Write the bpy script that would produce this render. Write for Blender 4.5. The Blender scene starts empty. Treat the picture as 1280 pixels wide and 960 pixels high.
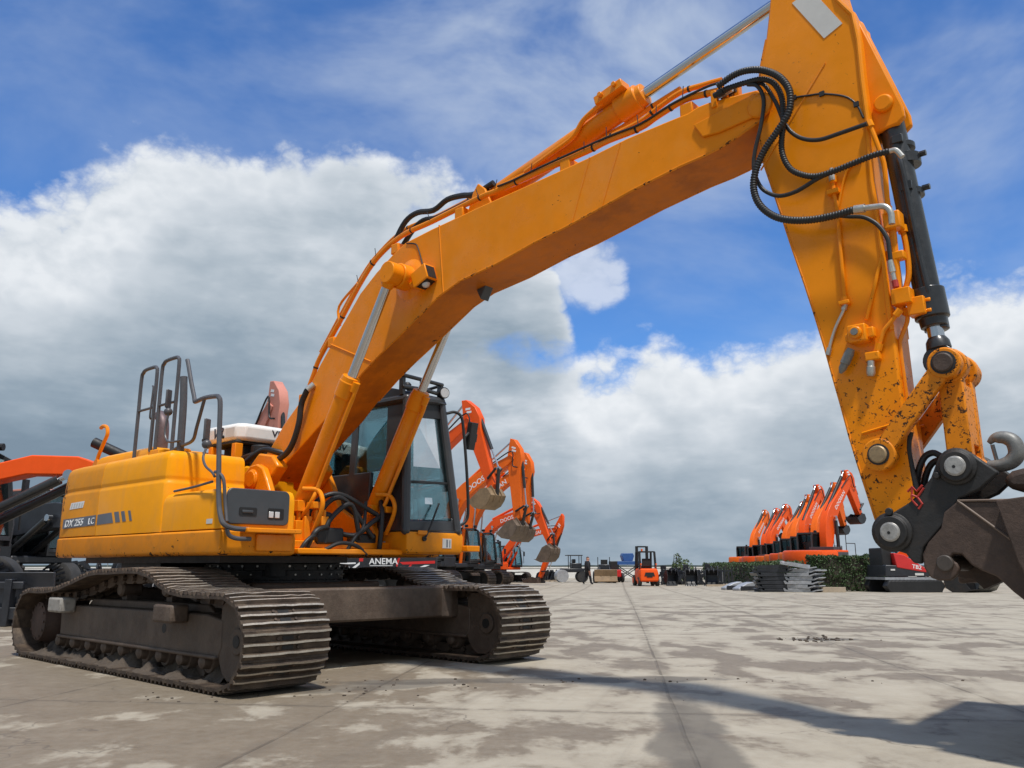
# Used yellow-orange crawler excavator parked on a concrete machinery yard
import bpy, bmesh, math, random
from mathutils import Vector, Matrix, noise as mnoise
R = math.radians
random.seed(7)
scene = bpy.context.scene
COL = scene.collection

# ------------------------------------------------------------------ helpers
def link(o, parent=None):
    COL.objects.link(o)
    if parent is not None:
        o.parent = parent
    return o

def tag(o, label=None, cat=None, group=None, kind=None):
    if label: o['label'] = label
    if cat: o['category'] = cat
    if group: o['group'] = group
    if kind: o['kind'] = kind
    return o

def thing(name, label, cat, loc=(0, 0, 0), rz=0.0, group=None, scale=1.0):
    o = bpy.data.objects.new(name, None)
    o.empty_display_size = 0.3
    link(o)
    o.location = loc
    o.rotation_euler = (0, 0, rz)
    o.scale = (scale,) * 3
    return tag(o, label, cat, group)

def copy_tree(o, parent=None):
    c = o.copy()
    COL.objects.link(c)
    c.parent = parent
    for ch in list(o.children):
        copy_tree(ch, c)
    return c

def smooth_path(pts, n=6, closed=False):
    P = [Vector(p) for p in pts]
    out = []
    m = len(P)
    rng = range(m if closed else m - 1)
    for i in rng:
        p1, p2 = P[i], P[(i + 1) % m]
        p0 = P[(i - 1) % m] if (closed or i > 0) else p1 * 2 - p2
        p3 = P[(i + 2) % m] if (closed or i + 2 < m) else p2 * 2 - p1
        for k in range(n):
            t = k / n
            out.append(0.5 * ((2 * p1) + (p2 - p0) * t + (2 * p0 - 5 * p1 + 4 * p2 - p3) * t * t
                              + (3 * p1 - p0 - 3 * p2 + p3) * t ** 3))
    if not closed:
        out.append(P[-1])
    return out

ONE_PIECE = {'edge_bead', 'pipe_tie', 'cable_tie', 'ring_bolt_row', 'mud_heap', 'mud_crumbs', 'window_seal', 'belly_plate', 'track', 'track_frame', 'stem', 'engine_bay', 'chassis', 'rear_window_bar'}
class MB:
    def __init__(s):
        s.v = []; s.f = []; s.mi = []; s.cur = 0
    def add(s, vs, fs):
        b = len(s.v)
        s.v += [tuple(v) for v in vs]
        for f in fs:
            s.f.append([b + i for i in f]); s.mi.append(s.cur)
        return s
    def box(s, x0, x1, y0, y1, z0, z1, M=None):
        vs = [Vector((x, y, z)) for z in (z0, z1) for y in (y0, y1) for x in (x0, x1)]
        if M is not None: vs = [M @ v for v in vs]
        return s.add(vs, [(0, 2, 3, 1), (4, 5, 7, 6), (0, 1, 5, 4), (2, 6, 7, 3), (0, 4, 6, 2), (1, 3, 7, 5)])
    def cbox(s, c, size, M=None):
        return s.box(c[0] - size[0] / 2, c[0] + size[0] / 2, c[1] - size[1] / 2, c[1] + size[1] / 2,
                     c[2] - size[2] / 2, c[2] + size[2] / 2, M)
    def prism(s, poly, a0, a1, axis='y', taper=None):
        n = len(poly)
        def pt(p, a, k):
            if axis == 'y': return (p[0], a, p[1])
            if axis == 'x': return (a, p[0], p[1])
            return (p[0], p[1], a)
        q = poly if taper is None else taper
        vs = [pt(p, a0, 0) for p in poly] + [pt(p, a1, 1) for p in q]
        fs = [list(range(n)), list(range(2 * n - 1, n - 1, -1))]
        fs += [(i, n + i, n + (i + 1) % n, (i + 1) % n) for i in range(n)]
        return s.add(vs, fs)
    def ring(s, c, u, w, r, n):
        return [c + u * (r * math.cos(2 * math.pi * k / n)) + w * (r * math.sin(2 * math.pi * k / n)) for k in range(n)]
    def tube(s, pts, r, n=8, closed=False, rad=None):
        P = [Vector(p) for p in pts]
        m = len(P)
        t0 = (P[1] - P[0]).normalized()
        u = t0.orthogonal().normalized()
        rings = []
        for i in range(m):
            a = P[i - 1] if (i > 0 or closed) else P[i]
            b = P[(i + 1) % m] if (i + 1 < m or closed) else P[i]
            t = (b - a).normalized()
            u = (u - t * u.dot(t))
            if u.length < 1e-6: u = t.orthogonal()
            u.normalize()
            w = t.cross(u)
            rr = r if rad is None else rad[i]
            rings.append(s.ring(P[i], u, w, rr, n))
        vs = [v for g in rings for v in g]
        fs = []
        for i in range(m if closed else m - 1):
            j = (i + 1) % m
            for k in range(n):
                fs.append((i * n + k, i * n + (k + 1) % n, j * n + (k + 1) % n, j * n + k))
        if not closed:
            fs.append(list(range(n - 1, -1, -1)))
            fs.append([(m - 1) * n + k for k in range(n)])
        return s.add(vs, fs)
    def cyl(s, p0, p1, r0, r1=None, n=20):
        r1 = r0 if r1 is None else r1
        return s.tube([p0, p1], r0, n, rad=[r0, r1])
    def turned(s, p0, p1, prof, n=20):
        """prof: list of (t along axis in metres, radius)"""
        p0 = Vector(p0); d = (Vector(p1) - p0).normalized()
        u = d.orthogonal().normalized(); w = d.cross(u)
        vs = []
        for t, r in prof: vs += s.ring(p0 + d * t, u, w, max(r, 1e-4), n)
        m = len(prof)
        fs = [(i * n + k, i * n + (k + 1) % n, (i + 1) * n + (k + 1) % n, (i + 1) * n + k) for i in range(m - 1) for k in range(n)]
        fs.append(list(range(n - 1, -1, -1))); fs.append([(m - 1) * n + k for k in range(n)])
        return s.add(vs, fs)
    def ball(s, c, r, n=10, sc=(1, 1, 1)):
        c = Vector(c); vs = []; m = n // 2
        for i in range(m + 1):
            a = math.pi * i / m
            for k in range(n):
                b = 2 * math.pi * k / n
                vs.append(c + Vector((r * sc[0] * math.sin(a) * math.cos(b), r * sc[1] * math.sin(a) * math.sin(b), r * sc[2] * math.cos(a))))
        fs = [(i * n + k, i * n + (k + 1) % n, (i + 1) * n + (k + 1) % n, (i + 1) * n + k) for i in range(m) for k in range(n)]
        return s.add(vs, fs)
    def mesh(s, name, mats, smooth=35):
        me = bpy.data.meshes.new(name)
        bm = bmesh.new()
        vv = [bm.verts.new(v) for v in s.v]
        for f, mi in zip(s.f, s.mi):
            try:
                bf = bm.faces.new([vv[i] for i in f]); bf.material_index = mi; bf.smooth = True
            except ValueError:
                pass
        bmesh.ops.remove_doubles(bm, verts=bm.verts, dist=1e-5)
        bmesh.ops.recalc_face_normals(bm, faces=bm.faces)
        bm.to_mesh(me); bm.free()
        for m in (mats if isinstance(mats, (list, tuple)) else [mats]): me.materials.append(m)
        me.set_sharp_from_angle(angle=R(smooth))
        return me
    def build(s, name, mats, parent=None, bevel=0, smooth=35, seg=2):
        first = None
        for part in (s.pieces() if name not in ONE_PIECE else [s]):
            me = part.mesh(name, mats, smooth)
            o = link(bpy.data.objects.new(name, me), parent)
            if bevel:
                b = o.modifiers.new('bevel', 'BEVEL'); b.width = bevel; b.segments = seg
                b.limit_method = 'ANGLE'; b.angle_limit = R(40)
            first = first or o
        return first
    def pieces(s):
        """split into groups of islands that touch one another, biggest first"""
        par = list(range(len(s.v)))
        def find(i):
            while par[i] != i:
                par[i] = par[par[i]]; i = par[i]
            return i
        for f in s.f:
            r = find(f[0])
            for i in f[1:]:
                q = find(i)
                if q != r: par[q] = r
        isl = {}
        for k, f in enumerate(s.f): isl.setdefault(find(f[0]), []).append(k)
        if len(isl) < 2: return [s]
        bx = []
        for fs in isl.values():
            P = [s.v[i] for k in fs for i in s.f[k]]
            bx.append(([min(p[a] for p in P) - .004 for a in range(3)], [max(p[a] for p in P) + .004 for a in range(3)], list(fs)))
        grp = list(range(len(bx)))
        def root(i):
            while grp[i] != i: i = grp[i]
            return i
        for i in range(len(bx)):
            for j in range(i):
                if all(bx[i][0][a] <= bx[j][1][a] and bx[j][0][a] <= bx[i][1][a] for a in range(3)):
                    a_, b_ = root(i), root(j)
                    if a_ != b_: grp[a_] = b_
        cl = {}
        for i in range(len(bx)): cl.setdefault(root(i), []).extend(bx[i][2])
        if len(cl) < 2 or len(cl) > 14: return [s]
        out = []
        for fs in cl.values():
            m = MB(); ix = {}
            for k in sorted(fs):
                for i in s.f[k]:
                    if i not in ix: ix[i] = len(m.v); m.v.append(s.v[i])
                m.f.append([ix[i] for i in s.f[k]]); m.mi.append(s.mi[k])
            out.append(m)
        return sorted(out, key=lambda m: -len(m.v))

def text_part(name, body, mat, parent, size, M, extrude=0.002, shear=0.0, sx=1.0, spacing=1.0, bold=0.012):
    cu = bpy.data.curves.new(name, 'FONT')
    cu.body = body; cu.size = size; cu.extrude = extrude; cu.shear = shear; cu.space_character = spacing
    cu.resolution_u = 3
    cu.offset = size * bold
    t = bpy.data.objects.new(name, cu)
    COL.objects.link(t)
    bpy.context.view_layer.update()
    dg = bpy.context.evaluated_depsgraph_get()
    me = bpy.data.meshes.new_from_object(t.evaluated_get(dg))
    bpy.data.objects.remove(t)
    me.name = name
    me.transform(M @ Matrix.Diagonal((sx, 1, 1, 1)))
    me.materials.clear(); me.materials.append(mat)
    return link(bpy.data.objects.new(name, me), parent)

def frame(origin, xdir, ydir):
    x = Vector(xdir).normalized(); y = Vector(ydir); y = (y - x * y.dot(x)).normalized(); z = x.cross(y)
    return Matrix(((x.x, y.x, z.x, origin[0]), (x.y, y.y, z.y, origin[1]), (x.z, y.z, z.z, origin[2]), (0, 0, 0, 1)))

# ------------------------------------------------------------------ materials
class NT:
    def __init__(s, tree):
        s.t = tree; s.t.nodes.clear()
    def n(s, typ, **kw):
        nd = s.t.nodes.new(typ)
        for k, v in kw.items():
            if k == 'inp':
                for a, b in v.items():
                    if hasattr(b, 'is_linked') or isinstance(b, bpy.types.NodeSocket): s.t.links.new(b, nd.inputs[a])
                    else: nd.inputs[a].default_value = b
            else: setattr(nd, k, v)
        return nd
    def math(s, op, a, b=0.0, c=None, clamp=False):
        i = {0: a, 1: b}
        if c is not None: i[2] = c
        return s.n('ShaderNodeMath', operation=op, use_clamp=clamp, inp=i).outputs[0]
    def vmath(s, op, a, b=(0, 0, 0)):
        return s.n('ShaderNodeVectorMath', operation=op, inp={0: a, 1: b}).outputs[0]
    def noise(s, vec, scale, detail=4.0, rough=0.55, dist=0.0):
        return s.n('ShaderNodeTexNoise', inp={'Vector': vec, 'Scale': scale, 'Detail': detail, 'Roughness': rough, 'Distortion': dist}).outputs['Fac']
    def step(s, x, a, b):
        return s.n('ShaderNodeMapRange', interpolation_type='SMOOTHSTEP', inp={0: x, 1: a, 2: b, 3: 0.0, 4: 1.0}).outputs[0]
    def lin(s, x, a, b, c=0.0, d=1.0):
        return s.n('ShaderNodeMapRange', inp={0: x, 1: a, 2: b, 3: c, 4: d}).outputs[0]
    def mix(s, f, a, b):
        nd = s.n('ShaderNodeMix', data_type='RGBA')
        for k, v in ((0, f), (6, a), (7, b)):
            if isinstance(v, bpy.types.NodeSocket): s.t.links.new(v, nd.inputs[k])
            else: nd.inputs[k].default_value = (tuple(v) + (1,))[:4] if isinstance(v, (tuple, list)) else v
        return nd.outputs[2]
    def out(s, shader, kind='ShaderNodeOutputMaterial'):
        o = s.n(kind); s.t.links.new(shader, o.inputs['Surface'])

def newmat(name):
    m = bpy.data.materials.new(name); m.use_nodes = True
    return m, NT(m.node_tree)

def material(name, col, rough=0.5, metal=0.0, vary=0.12, vscale=3.0, dirt=0.0, dirtcol=(0.09, 0.075, 0.06),
             chip=0.0, chipcol=(0.035, 0.02, 0.014), chipscale=14.0, grad=None, coat=0.0, bump=0.0, bscale=40.0, streak=0.0, spec=0.5, gloss=0.0):
    m, t = newmat(name)
    co = t.n('ShaderNodeTexCoord').outputs['Object']
    n1 = t.noise(co, vscale, 5.0, 0.6)
    n2 = t.noise(co, vscale * 7.3, 4.0, 0.6)
    f = t.math('ADD', t.math('MULTIPLY', n1, 0.65), t.math('MULTIPLY', n2, 0.35))
    dark = tuple(c * (1 - vary * 1.6) for c in col); lite = tuple(min(1, c * (1 + vary) + 0.02 * vary) for c in col)
    c = t.mix(t.lin(f, 0.3, 0.7), dark, lite)
    rg = t.lin(n2, 0.25, 0.75, max(0.03, rough - 0.09), min(1, rough + 0.11))
    if streak:
        st = t.noise(t.vmath('MULTIPLY', co, (9.0, 9.0, 0.7)), 1.0, 5.0, 0.6)
        c = t.mix(t.math('MULTIPLY', t.step(st, 0.52, 0.72), streak), c, dirtcol)
    if dirt:
        d = t.noise(t.vmath('ADD', co, (3.1, 7.7, 1.3)), vscale * 1.7, 7.0, 0.68)
        dm = t.math('MULTIPLY', t.step(d, 0.46, 0.68), dirt)
        c = t.mix(dm, c, dirtcol)
        rg = t.math('MAXIMUM', rg, t.math('MULTIPLY', dm, 0.85))
    if chip:
        d = t.noise(t.vmath('ADD', co, (9.1, 2.7, 5.3)), chipscale, 6.0, 0.72, 0.4)
        big = t.noise(co, 1.9, 2.0, 0.5)
        th = t.math('SUBTRACT', 0.80 - 0.2 * chip, t.math('MULTIPLY', big, 0.2))
        if grad:
            ax, a, b, amt = grad
            sp = t.n('ShaderNodeSeparateXYZ', inp={0: co}).outputs[ax]
            th = t.math('SUBTRACT', th, t.math('MULTIPLY', t.lin(sp, a, b), amt))
        cm = t.math('GREATER_THAN', d, th)
        c = t.mix(cm, c, chipcol)
        rg = t.math('MAXIMUM', rg, t.math('MULTIPLY', cm, 0.8))
    if gloss:
        gm_ = t.step(t.noise(t.vmath('ADD', co, (1.7, 4.4, 8.2)), 1.6, 5.0, 0.6), 0.46, 0.66)
        rg = t.math('SUBTRACT', rg, t.math('MULTIPLY', gm_, gloss * .18)); spec = t.lin(gm_, 0, 1, spec, spec + gloss * .3)
    b = t.n('ShaderNodeBsdfPrincipled', inp={'Base Color': c, 'Roughness': rg, 'Metallic': metal, 'Coat Weight': coat, 'Coat Roughness': 0.16, 'Specular IOR Level': spec})
    if bump:
        bn = t.n('ShaderNodeBump', inp={'Height': t.noise(co, bscale, 5.0, 0.65), 'Strength': bump, 'Distance': 0.02})
        t.t.links.new(bn.outputs[0], b.inputs['Normal'])
    t.out(b.outputs[0])
    return m

YEL = (0.86, 0.262, 0.004)
M = {}
M['paint'] = material('yellow_paint', YEL, 0.36, vary=0.08, vscale=1.1, dirt=0.36, dirtcol=(0.82, 0.32, 0.055), coat=0.0, streak=0.10, chip=0.06, chipscale=26, spec=.16, gloss=1.0)  # pale dirtcol patches: fading plus painted-in pinkish cloud reflections
M['paint_belly_shade'] = material('shade_darkened_belly_paint', (0.60, 0.165, 0.006), 0.5, vary=0.15, vscale=1.6, dirt=0.55, dirtcol=(0.30, 0.085, 0.012), chip=0.10, chipscale=12, spec=.15)  # boom underside shade put into the colour; the chips are wear
M['paint_body'] = material('faded_yellow_paint', (0.92, 0.36, 0.002), 0.42, vary=0.08, vscale=1.0, dirt=0.25, dirtcol=(0.70, 0.30, 0.06), coat=0.0, streak=0.30, spec=.14, gloss=.4)
M['paint_tail'] = material('scuffed_yellow_paint', (0.80, 0.30, 0.006), 0.48, vary=0.12, vscale=1.4, dirt=0.35, dirtcol=(0.42, 0.22, 0.04), coat=0.0, spec=.2, chip=0.05, chipcol=(0.13, 0.05, 0.03), chipscale=9, grad=(0, -1.95, -2.40, 0.20), streak=0.2)
M['paint_skirt'] = material('grimy_yellow_paint', (0.82, 0.275, 0.006), 0.48, vary=0.12, vscale=1.6, dirt=0.4, dirtcol=(0.40, 0.16, 0.03), chip=0.1, chipscale=13, grad=(2, 1.08, 0.98, 0.13), spec=.2)
M['paint_arm'] = material('chipped_arm_paint', (0.90, 0.285, 0.004), 0.36, vary=0.07, vscale=1.3, dirt=0.10, dirtcol=(0.60, 0.20, 0.02), coat=0.05, chip=0.08, chipcol=(0.075, 0.034, 0.014), chipscale=38, grad=(2, 2.6, 1.0, 0.115), spec=.18, gloss=.8)
M['paint_worn'] = material('worn_link_paint', (0.80, 0.25, 0.006), 0.46, vary=0.12, vscale=2.5, dirt=0.3, dirtcol=(0.36, 0.13, 0.02), chip=0.56, chipcol=(0.065, 0.030, 0.013), chipscale=34, spec=.25)
M['black_paint'] = material('black_paint', (0.018, 0.019, 0.021), 0.32, vary=0.25, dirt=0.1, dirtcol=(0.07, 0.06, 0.05), coat=0.3)
M['black_worn'] = material('worn_black_steel', (0.017, 0.016, 0.016), 0.55, vary=0.3, dirt=0.4, dirtcol=(0.05, 0.034, 0.024), bump=0.15)
M['rust_steel'] = material('dark_rusty_steel', (0.074, 0.046, 0.033), 0.6, vary=0.35, vscale=4, dirt=0.6, dirtcol=(0.042, 0.025, 0.018), bump=0.2, bscale=60)
M['weld'] = material('weld_bead', (0.17, 0.12, 0.09), 0.55, vary=0.2)
M['chrome'] = material('chrome_rod', (0.62, 0.63, 0.65), 0.14, metal=1.0, vary=0.05)
M['bright_pin'] = material('bare_steel_pin', (0.46, 0.445, 0.42), 0.45, metal=0.5, vary=0.2, vscale=20, dirt=0.3)
M['fitting'] = material('zinc_fitting', (0.55, 0.53, 0.48), 0.35, metal=0.7, vary=0.15, vscale=15)
M['rubber'] = material('hose_rubber', (0.016, 0.016, 0.017), 0.5, vary=0.2, vscale=12)
M['grey_steel'] = material('grey_hook_steel', (0.23, 0.23, 0.22), 0.5, metal=0.3, vary=0.25, dirt=0.3, vscale=9)
M['rail'] = material('grey_rail_paint', (0.085, 0.085, 0.095), 0.42, vary=0.15, dirt=0.2)
M['grey_panel'] = material('charcoal_panel', (0.058, 0.064, 0.072), 0.45, vary=0.08)
M['cab_paint'] = material('charcoal_cab_paint', (0.040, 0.041, 0.045), 0.38, vary=0.12, dirt=0.15, coat=0.1)
M['dark'] = material('black_plastic', (0.012, 0.012, 0.013), 0.55, vary=0.2)
M['greasy'] = material('greasy_black_steel', (0.014, 0.013, 0.013), 0.5, vary=0.3, dirt=0.3, dirtcol=(0.035, 0.028, 0.02))
M['shoe'] = material('dusty_track_steel', (0.072, 0.048, 0.033), 0.58, metal=0.15, vary=0.45, vscale=4, dirt=0.42, dirtcol=(0.17, 0.125, 0.082), bump=0.2, bscale=70)
M['shoe_edge'] = material('polished_grouser_steel', (0.46, 0.42, 0.36), 0.42, metal=0.3, vary=0.25, vscale=9, dirt=0.4, dirtcol=(0.22, 0.17, 0.12))
M['under'] = material('muddy_undercarriage', (0.118, 0.083, 0.060), 0.6, vary=0.32, vscale=3, dirt=0.7, dirtcol=(0.068, 0.043, 0.03), bump=0.25, bscale=45, streak=0.3)
M['mud'] = material('dried_mud', (0.085, 0.064, 0.047), 0.9, vary=0.25, vscale=9, bump=0.6, bscale=30)
M['pad'] = material('dusty_step', (0.34, 0.32, 0.29), 0.7, vary=0.15, dirt=0.5, vscale=8)
M['white'] = material('white_plastic', (0.80, 0.79, 0.76), 0.42, vary=0.05, vscale=2, dirt=0.14, dirtcol=(0.45, 0.41, 0.36))
M['white_text'] = material('white_lettering', (0.82, 0.83, 0.84), 0.5, vary=0.04)
M['dark_text'] = material('dark_lettering', (0.045, 0.04, 0.05), 0.5, vary=0.04)
M['stripe'] = material('grey_blue_decal', (0.13, 0.15, 0.185), 0.5, vary=0.15)
M['sticker'] = material('pale_sticker', (0.62, 0.61, 0.58), 0.5, vary=0.06)
M['blue_text'] = material('blue_lettering', (0.12, 0.16, 0.42), 0.5, vary=0.05)
M['red_mark'] = material('red_paint_mark', (0.45, 0.03, 0.02), 0.6, vary=0.2, vscale=20)
M['lens'] = material('lamp_lens', (0.62, 0.63, 0.64), 0.12, vary=0.1, coat=0.6)
M['exhaust'] = material('heat_stained_pipe', (0.17, 0.12, 0.12), 0.5, metal=0.4, vary=0.2)
M['seat'] = material('seat_fabric', (0.03, 0.031, 0.035), 0.85, vary=0.2)
M['hivis'] = material('olive_fabric', (0.20, 0.19, 0.03), 0.8, vary=0.2)

def glass(name, tint=(0.66, 0.84, 0.86), alpha_mix=0.82, rough=0.02):
    m, t = newmat(name)
    tr = t.n('ShaderNodeBsdfTransparent', inp={'Color': tint + (1,)})
    gl = t.n('ShaderNodeBsdfGlossy', inp={'Color': (1, 1, 1, 1), 'Roughness': rough})
    fr = t.n('ShaderNodeFresnel', inp={'IOR': 1.5})
    f = t.math('ADD', t.math('MULTIPLY', fr.outputs[0], 0.75), 0.01, clamp=True)
    mx = t.n('ShaderNodeMixShader', inp={0: f, 1: tr.outputs[0], 2: gl.outputs[0]})
    t.out(mx.outputs[0])
    return m
M['glass'] = glass('tinted_cab_glass')
M['mirror'] = material('mirror_glass', (0.7, 0.72, 0.74), 0.05, metal=1.0, vary=0.02)
M['dark_glass'] = material('dark_window_glass', (0.012, 0.016, 0.018), 0.06, vary=0.05)
ORG = (0.86, 0.098, 0.008)
M['orange'] = material('orange_paint', ORG, 0.36, vary=0.08, vscale=1.0, coat=0.08, spec=.25)
M['orange_b'] = material('amber_orange_paint', (0.88, 0.150, 0.008), 0.38, vary=0.1, vscale=1.0, coat=0.05, spec=.25)
M['pink'] = material('sun_faded_red_paint', (0.60, 0.235, 0.175), 0.6, vary=0.08, vscale=1.0)
M['red'] = material('red_paint', (0.60, 0.022, 0.02), 0.35, vary=0.08, coat=0.3)
M['blue'] = material('blue_paint', (0.03, 0.10, 0.30), 0.45, vary=0.12)
M['tyre'] = material('dusty_tyre_rubber', (0.032, 0.032, 0.033), 0.8, vary=0.2, vscale=5, dirt=0.3, dirtcol=(0.07, 0.062, 0.055))
M['old_bucket'] = material('weathered_bucket_steel', (0.165, 0.12, 0.085), 0.6, vary=0.25, vscale=3, dirt=0.5, dirtcol=(0.075, 0.055, 0.045))
M['new_black'] = material('painted_black_attachment', (0.018, 0.02, 0.026), 0.42, vary=0.25, coat=0.15)
M['galv'] = material('galvanised_plate', (0.42, 0.43, 0.45), 0.45, metal=0.35, vary=0.18, vscale=5, dirt=0.2)
M['concrete_wall'] = material('pale_wall_concrete', (0.78, 0.77, 0.74), 0.8, vary=0.06, vscale=0.6, dirt=0.15)
M['timber'] = material('pale_timber', (0.42, 0.34, 0.25), 0.75, vary=0.15, vscale=6)
M['leaf'] = material('hedge_leaf', (0.05, 0.095, 0.026), 0.6, vary=0.45, vscale=6)
M['leaf_lite'] = material('bush_leaf', (0.10, 0.15, 0.05), 0.6, vary=0.4, vscale=5)
M['twig'] = material('twig_wood', (0.05, 0.04, 0.028), 0.8, vary=0.2)
M['skin'] = material('skin', (0.55, 0.28, 0.20), 0.55, vary=0.05)
M['cloth'] = material('dark_cloth', (0.014, 0.014, 0.018), 0.85, vary=0.2)
M['hair'] = material('short_hair', (0.10, 0.05, 0.035), 0.7, vary=0.2)
M['claw_pin'] = material('greasy_claw_pin', (0.075, 0.06, 0.05), 0.5, vary=.25, vscale=14)
M['teal'] = material('teal_sheet', (0.10, 0.36, 0.30), 0.5, vary=0.1)
M['tan_bucket'] = material('tan_rusted_bucket', (0.26, 0.175, 0.095), 0.65, vary=0.25, vscale=2, dirt=0.4, dirtcol=(0.12, 0.08, 0.05))
SUN_E = 3.8; WS = 0.10; EXPOSURE = 0.0; CLOUD_GAIN = 1.06; SKY_TINT = (0.62, 1.06, 1.62)
CLOUD_TOP = [(-60, 50), (-45, 26), (-33.8, 22.0), (-29.1, 23.5), (-25, 26.6), (-19.8, 27.2), (-14.3, 28.2), (-10, 27.6), (-6.8, 25.6), (-3.4, 26.0), (-0.9, 24.6), (0.6, 21.8), (2.4, 20.4), (3.4, 18.6), (4.2, 16.0), (5.2, 14.2), (7.0, 14.0), (9.2, 14.8), (11.3, 15.4), (14.6, 14.4), (17.3, 14.9), (19.9, 15.8), (23, 16.8), (26, 17.8), (30.7, 18.0), (36, 17), (46, 26), (60, 50)]  # unseen cloud behind the camera raised to brighten the machine's near sides
GAP = (2.0, 14.5, 4.6, 1.35)
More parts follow.
